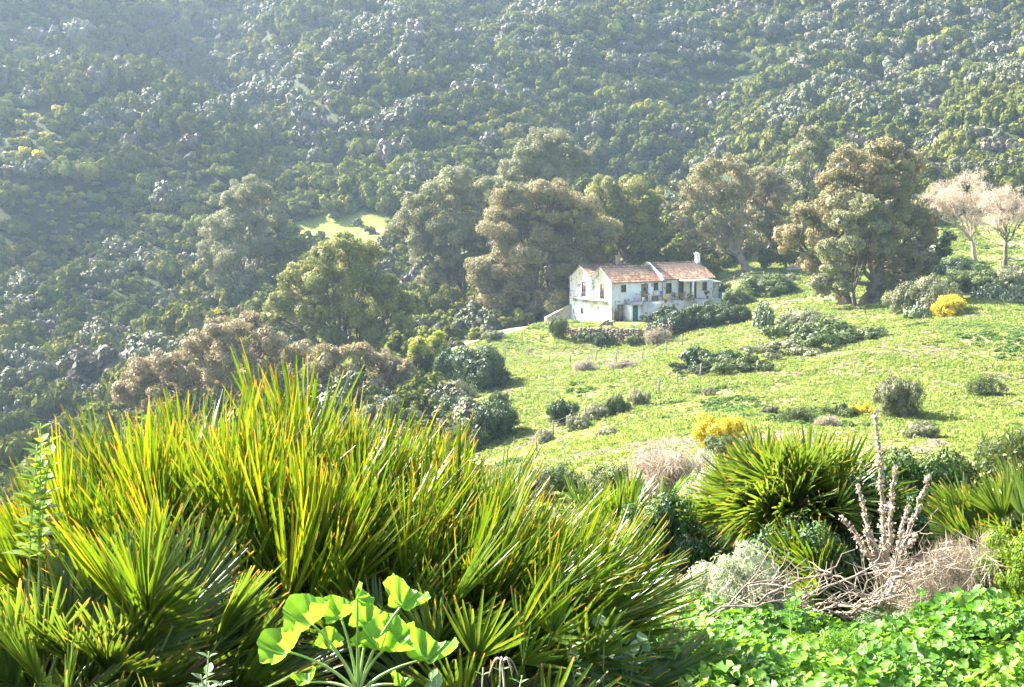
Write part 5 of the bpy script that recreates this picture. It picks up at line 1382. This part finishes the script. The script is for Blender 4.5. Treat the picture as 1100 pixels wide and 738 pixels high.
# dead flower spike
def spike():
    B = ground(952, 7.3); root = empty('dead_flower_spike', B, 'tall dead pale flower spike with side branches on the right', 'dead plant')
    k = 7.3 / F
    tops = [(942, 442), (920, 520), (998, 512), (975, 545), (905, 555), (960, 500), (930, 570), (985, 575)]
    hm = MB()
    for i, (u, v) in enumerate(tops):
        T = pt(u, v, 7.3 + RS.uniform(-.12, .12)) - B
        s = np.array([0, 0, .1 + .03 * i]); mid = s + (T - s) * .5; mid[0] *= .72; mid[2] -= .02
        t = np.linspace(0, 1, 12)[:, None]; P = (1 - t) ** 2 * s + 2 * t * (1 - t) * mid + t * t * T
        P += RS.normal(size=P.shape) * .005
        sb = MB(); sb.tube(P, np.linspace(.012, .003, 12) * (1.3 if i == 0 else 1), 6); sb.build('stem', M['dead_wood'], root)
        n = 800 if i == 0 else 380
        tt = RS.uniform(.30, 1, n); idx = tt * 11; j = np.minimum(idx.astype(int), 10); fr = (idx - j)[:, None]
        C = P[j] * (1 - fr) + P[j + 1] * fr; wob = (.6 + .4 * np.sin(tt * 60))[:, None]
        C = C + RS.normal(size=(n, 3)) * (.016 * (1.3 - tt * .85))[:, None] * wob
        hb = MB(); hb.cards(C, .022, .6); hb.build('seed_head', M['dead_head'], root)
spike()

# dead branches lying over the ground cover
def dead_branches():
    B = ground(860, 6.9); root = empty('dead_branches', B, 'bleached fallen branches lying across the slope above the ground cover', 'branches')
    for i in range(26):
        u0 = RS.uniform(742, 960); v0 = 668 - (u0 - 742) * .10 + RS.uniform(-10, 10); Y = RS.uniform(6.4, 7.2)
        a = pt(u0, v0, Y) - B; ln = RS.uniform(.25, .75); an = RS.uniform(-.35, .55) * (1 if RS.uniform() < .7 else 2)
        b = a + np.array([math.cos(an) * ln, RS.uniform(-.15, .25), math.sin(an) * ln * .7])
        t = np.linspace(0, 1, 9)[:, None]; P = a + (b - a) * t; P[:, 2] += .09 * np.sin(t[:, 0] * RS.uniform(2, 4)); P += RS.normal(size=P.shape) * .016
        mb = MB(); r = RS.uniform(.003, .011); mb.tube(P, np.linspace(r, r * .3, 9), 6, jit=.12)
        for q in range(9):
            s = P[RS.randint(1, 8)]; e = s + np.array([RS.normal() * .14, RS.normal() * .08, RS.uniform(-.02, .16)]); tt = np.linspace(0, 1, 4)[:, None]
            mb.tube(s + (e - s) * tt + RS.normal(size=(4, 3)) * .008, np.linspace(r * .45, .0015, 4), 4, cap=False)
        mb.build('branch', M['dead_wood'], root)
dead_branches()

# broad leaves
def round_leaf(mb, c, nrm, fwd, r, lobes=7, cup=.22, seg=78):
    nrm = np.array(nrm, float); nrm /= np.linalg.norm(nrm); fwd = np.array(fwd, float); fwd -= nrm * (fwd @ nrm); fwd /= np.linalg.norm(fwd) + 1e-9; sd = np.cross(nrm, fwd)
    ph = np.linspace(-math.pi * .93, math.pi * .93, seg); rings = [.0, .3, .55, .8, 1.0]; V = []; ph0 = RS.uniform(-.2, .2)
    edge = 1 + .13 * np.cos(lobes * ph + ph0) + .03 * np.cos(29 * ph) - .12 * (np.abs(ph) / math.pi) ** 2
    for q in rings:
        rr = r * q * (edge if q > .5 else 1)
        h = cup * r * q * q * (1 + .5 * np.sin(2 * ph + ph0 * 5)) + .10 * r * q * np.cos(lobes * ph + ph0 + math.pi) + RS.normal() * .006 * r
        V.append(c + (np.cos(ph) * rr)[:, None] * fwd + (np.sin(ph) * rr)[:, None] * sd + h[:, None] * nrm)
    V = np.vstack(V); Q = [(k * seg + i, k * seg + i + 1, (k + 1) * seg + i + 1, (k + 1) * seg + i) for k in range(4) for i in range(seg - 1)]
    vein = np.exp(-((1 - np.cos(lobes * ph + ph0)) / .035))
    mb.quads(V, Q, np.concatenate([np.maximum(vein, q < .1) for q in rings]))
def mallow():
    B = ground(370, 3.75); root = empty('mallow_plant', B, 'mallow plant with large glowing lime green round leaves, low in the picture', 'plant')
    crown = pt(385, 748, 3.7) - B
    LV = [(310, 692, 36, (-.5, -.65, .55)), (335, 662, 36, (-.35, -.75, .55)), (366, 655, 26, (-.15, -.8, .5)), (384, 634, 17, (.6, -.7, .3)), (396, 664, 29, (.05, -.8, .6)),
          (432, 642, 32, (.25, -.75, .55)), (354, 687, 21, (0, -.8, .6)), (413, 690, 38, (.15, -.55, .8)), (458, 700, 40, (.25, -.5, .85)), (386, 686, 14, (.1, -.8, .5)), (330, 725, 18, (-.3, -.5, .8)), (430, 728, 16, (.3, -.5, .8))]
    for i, (u, v, r, nn) in enumerate(LV):
        c = pt(u, v + 8, 3.7 + RS.uniform(-.1, .1)) - B
        nrm = np.array([nn[0] * 1.1, nn[1] * .25, nn[2] * 1.3]); nrm /= np.linalg.norm(nrm)
        mb = MB(); round_leaf(mb, c, nrm, (nn[0] * .8 + RS.uniform(-.3, .3), .1, .9), r * 3.7 / F * .78, cup=.7)
        lf = mb.build('leaf', M['mallow'], root, smooth_=True)
        t = np.linspace(0, 1, 8)[:, None]; mid = crown + (c - crown) * .45; mid[2] += .03; mid[0] -= (c[0] - crown[0]) * .18
        P = (1 - t) ** 2 * crown + 2 * t * (1 - t) * mid + t * t * c
        sb = MB(); sb.tube(P, np.linspace(.0055, .003, 8), 6); sb.build('stalk', M['mallow_stem'], lf, smooth_=True)
    sb = MB(); sb.tube([(0, 0, -.05), crown * .5, crown], [.014, .012, .008], 8); sb.build('stem', M['mallow_stem'], root)
mallow()

def ovate(mb, b, d, up, L, W, droop=.2):
    d = np.array(d, float); d /= np.linalg.norm(d); s = np.cross(d, up); s /= np.linalg.norm(s) + 1e-9; n = np.cross(s, d); st = 6
    t = np.linspace(0, 1, st); wp_ = np.array([.05, .75, 1, .85, .5, .03]) * W * .5
    c = b + d * (t * L)[:, None] - n * (droop * t * t * L)[:, None]
    l = c - s * wp_[:, None] + n * wp_[:, None] * .35; r = c + s * wp_[:, None] + n * wp_[:, None] * .35
    V = np.stack([l, c, r], 1).reshape(-1, 3); Q = []
    for k in range(st - 1): Q += [(k * 3, k * 3 + 1, k * 3 + 4, k * 3 + 3), (k * 3 + 1, k * 3 + 2, k * 3 + 5, k * 3 + 4)]
    mb.quads(V, Q, np.repeat(t * .8, 3))
def herb(name, label, u, vtop, Y, stems, L, W, mat, spread=.08, pairs=8, cat='herb', frac=.6):
    B = ground(u, Y); root = empty(name, B, label, cat); top = pt(u, vtop, Y) - B
    for i in range(stems):
        e = top * RS.uniform(.8, 1.0) + np.array([RS.normal() * spread, RS.normal() * spread, 0]) if i else top
        t = np.linspace(0, 1, 10)[:, None]; P = e * t; P[:, :2] += np.sin(t * 3) * RS.normal(size=2) * .02
        sb = MB(); sb.tube(P, np.linspace(.005, .002, 10), 5); s = sb.build('stem', M['mallow_stem'], root)
        mb = MB()
        for k in range(pairs):
            q = 1 - frac * (1 - (k + .6) / pairs); j = min(8, int(q * 9)); c = P[j] + (P[j + 1] - P[j]) * (q * 9 - j)
            for side in (0, math.pi):
                a = k * 1.57 + side + RS.uniform(-.3, .3); sc = (1 - .5 * (k / pairs) ** 2) * RS.uniform(.8, 1.15)
                ovate(mb, c, (math.cos(a), math.sin(a), .35 + .5 * k / pairs), (0, 0, 1), L * sc, W * sc)
        mb.build('leaves', M[mat], s)
herb('leafy_shoot', 'lime green leafy shoot rising through the palm blades at the left edge', 44, 455, 4.7, 4, .085, .048, 'lime_leaf', spread=.05, pairs=9, frac=.38)
herb('nettle', 'grey green herb with paired toothed leaves at the bottom left', 225, 700, 3.8, 4, .06, .035, 'herb_grey', spread=.05, pairs=7)
herb('nettle', 'tall grey green herb with broad leaves left of the ground cover', 650, 668, 4.6, 6, .11, .055, 'herb_grey', spread=.10, pairs=6)
herb('nettle', 'green leafy herb at the left end of the bright ground cover', 700, 675, 4.9, 7, .07, .04, 'ground_leaf', spread=.12, pairs=8)
herb('nettle', 'small grey leafed herb right of the mallow leaves', 540, 712, 3.9, 3, .05, .02, 'herb_grey', spread=.05, pairs=5)
herb('nettle', 'grey green leaf rosette at the bottom edge beside the mallow', 470, 728, 3.6, 3, .08, .04, 'herb_grey', spread=.05, pairs=4)
herb('mallow_plant', 'bright green lobed leafy plant standing above the dead branches', 858, 638, 6.2, 4, .07, .06, 'ground_leaf', spread=.07, pairs=5, cat='plant')
herb('mallow_plant', 'dark green lobed leafy plant right of the dead branches', 990, 636, 6.3, 3, .07, .06, 'ground_leaf', spread=.06, pairs=4, cat='plant')

def curls():
    B = ground(545, 3.9); root = empty('dry_tendrils', B, 'pale curled dry tendrils beside the mallow leaves', 'dry plant')
    top = pt(540, 712, 3.9) - B
    for i in range(7):
        a = i * .9; t = np.linspace(0, 1, 14); r = .03
        P = np.stack([top[0] + math.cos(a) * r * (t * 1.6 - .1 * t ** 3) , top[1] + math.sin(a) * r * t, top[2] + .018 * np.sin(t * 3.6) - .03 * t ** 2], -1)
        mb = MB(); mb.tube(P, np.linspace(.003, .0012, 14), 5); mb.build('tendril', M['dead_wood'], root)
    mb = MB(); mb.tube([(0, 0, 0), top * .5 + [.01, 0, 0], top], [.005, .004, .003], 5); mb.build('stem', M['dead_wood'], root)
curls()

# ground cover: mallow-like leaves, too many to count
def cover():
    mb = MB(); n = 15000
    Y = RS.uniform(4.2, 7.8, n); u = RS.uniform(640, 1180, n); X = (u - 550) / F * Y * 1.02
    hum = .5 + .5 * vnoise(X, Y, .35, 61)
    z = H(X, Y) + (.04 + .34 * hum) * RS.uniform(.5, 1.1, n) * smooth(8.2, 6.2, Y * 1.0) + .02
    lim = (u > 690 + 40 * vnoise(Y, X, .5, 62)) | (Y < 5.2)
    for x, y, zz_, ok_ in zip(X, Y, z, lim):
        if not ok_: continue
        r = RS.uniform(.011, .030); nn = np.array([RS.normal() * .6 - .15, RS.normal() * .6 - .15, 1.0])
        seg = 9; nn /= np.linalg.norm(nn); f = np.cross(nn, RS.normal(size=3)); f /= np.linalg.norm(f); s = np.cross(nn, f)
        ph = np.linspace(-2.9, 2.9, seg); c = np.array([x, y, zz_]); e = 1 + .13 * np.cos(5 * ph)
        ring = c + (np.cos(ph) * r * e)[:, None] * f + (np.sin(ph) * r * e)[:, None] * s + (r * .3 * (1 + .6 * np.cos(5 * ph + 3)))[:, None] * nn
        V = np.vstack([c[None], ring]); mb.tris(V, [(0, i + 1, i + 2) for i in range(seg - 1)])
    o = mb.build('ground_cover', M['ground_leaf'], smooth_=True); tag(o, 'bright green leafy ground cover filling the lower right corner', kind='stuff')
cover()
# weeds and low scrub of the near slope
N1 = 12000
ty = 3.0 + 39 * RS.uniform(size=N1) ** .75; tx = RS.uniform(-.5, .62, N1) * (ty + 3); tz = H(tx, ty)
ok = vnoise(tx, ty, 1.6, 71) > -.25
s1 = RS.uniform(.5, 1.2, N1) * (.10 + ty * .011)
scatter_stuff('slope_weeds', np.stack([tx, ty, tz], -1)[ok], RS.uniform(0, 6, ok.sum()), np.stack([s1, s1, s1 * .9], -1)[ok], HERB, 'mixed weeds covering the near slope')
N2 = 2500
ty = 2.6 + 5 * RS.uniform(size=N2); tx = RS.uniform(-.48, .02, N2) * ty; tz = H(tx, ty)
s1 = RS.uniform(.3, .8, N2)
scatter_stuff('near_grass', np.stack([tx, ty, tz], -1), RS.uniform(0, 6, N2), np.repeat(s1[:, None], 3, 1), TUFT, 'grass between the near plants')
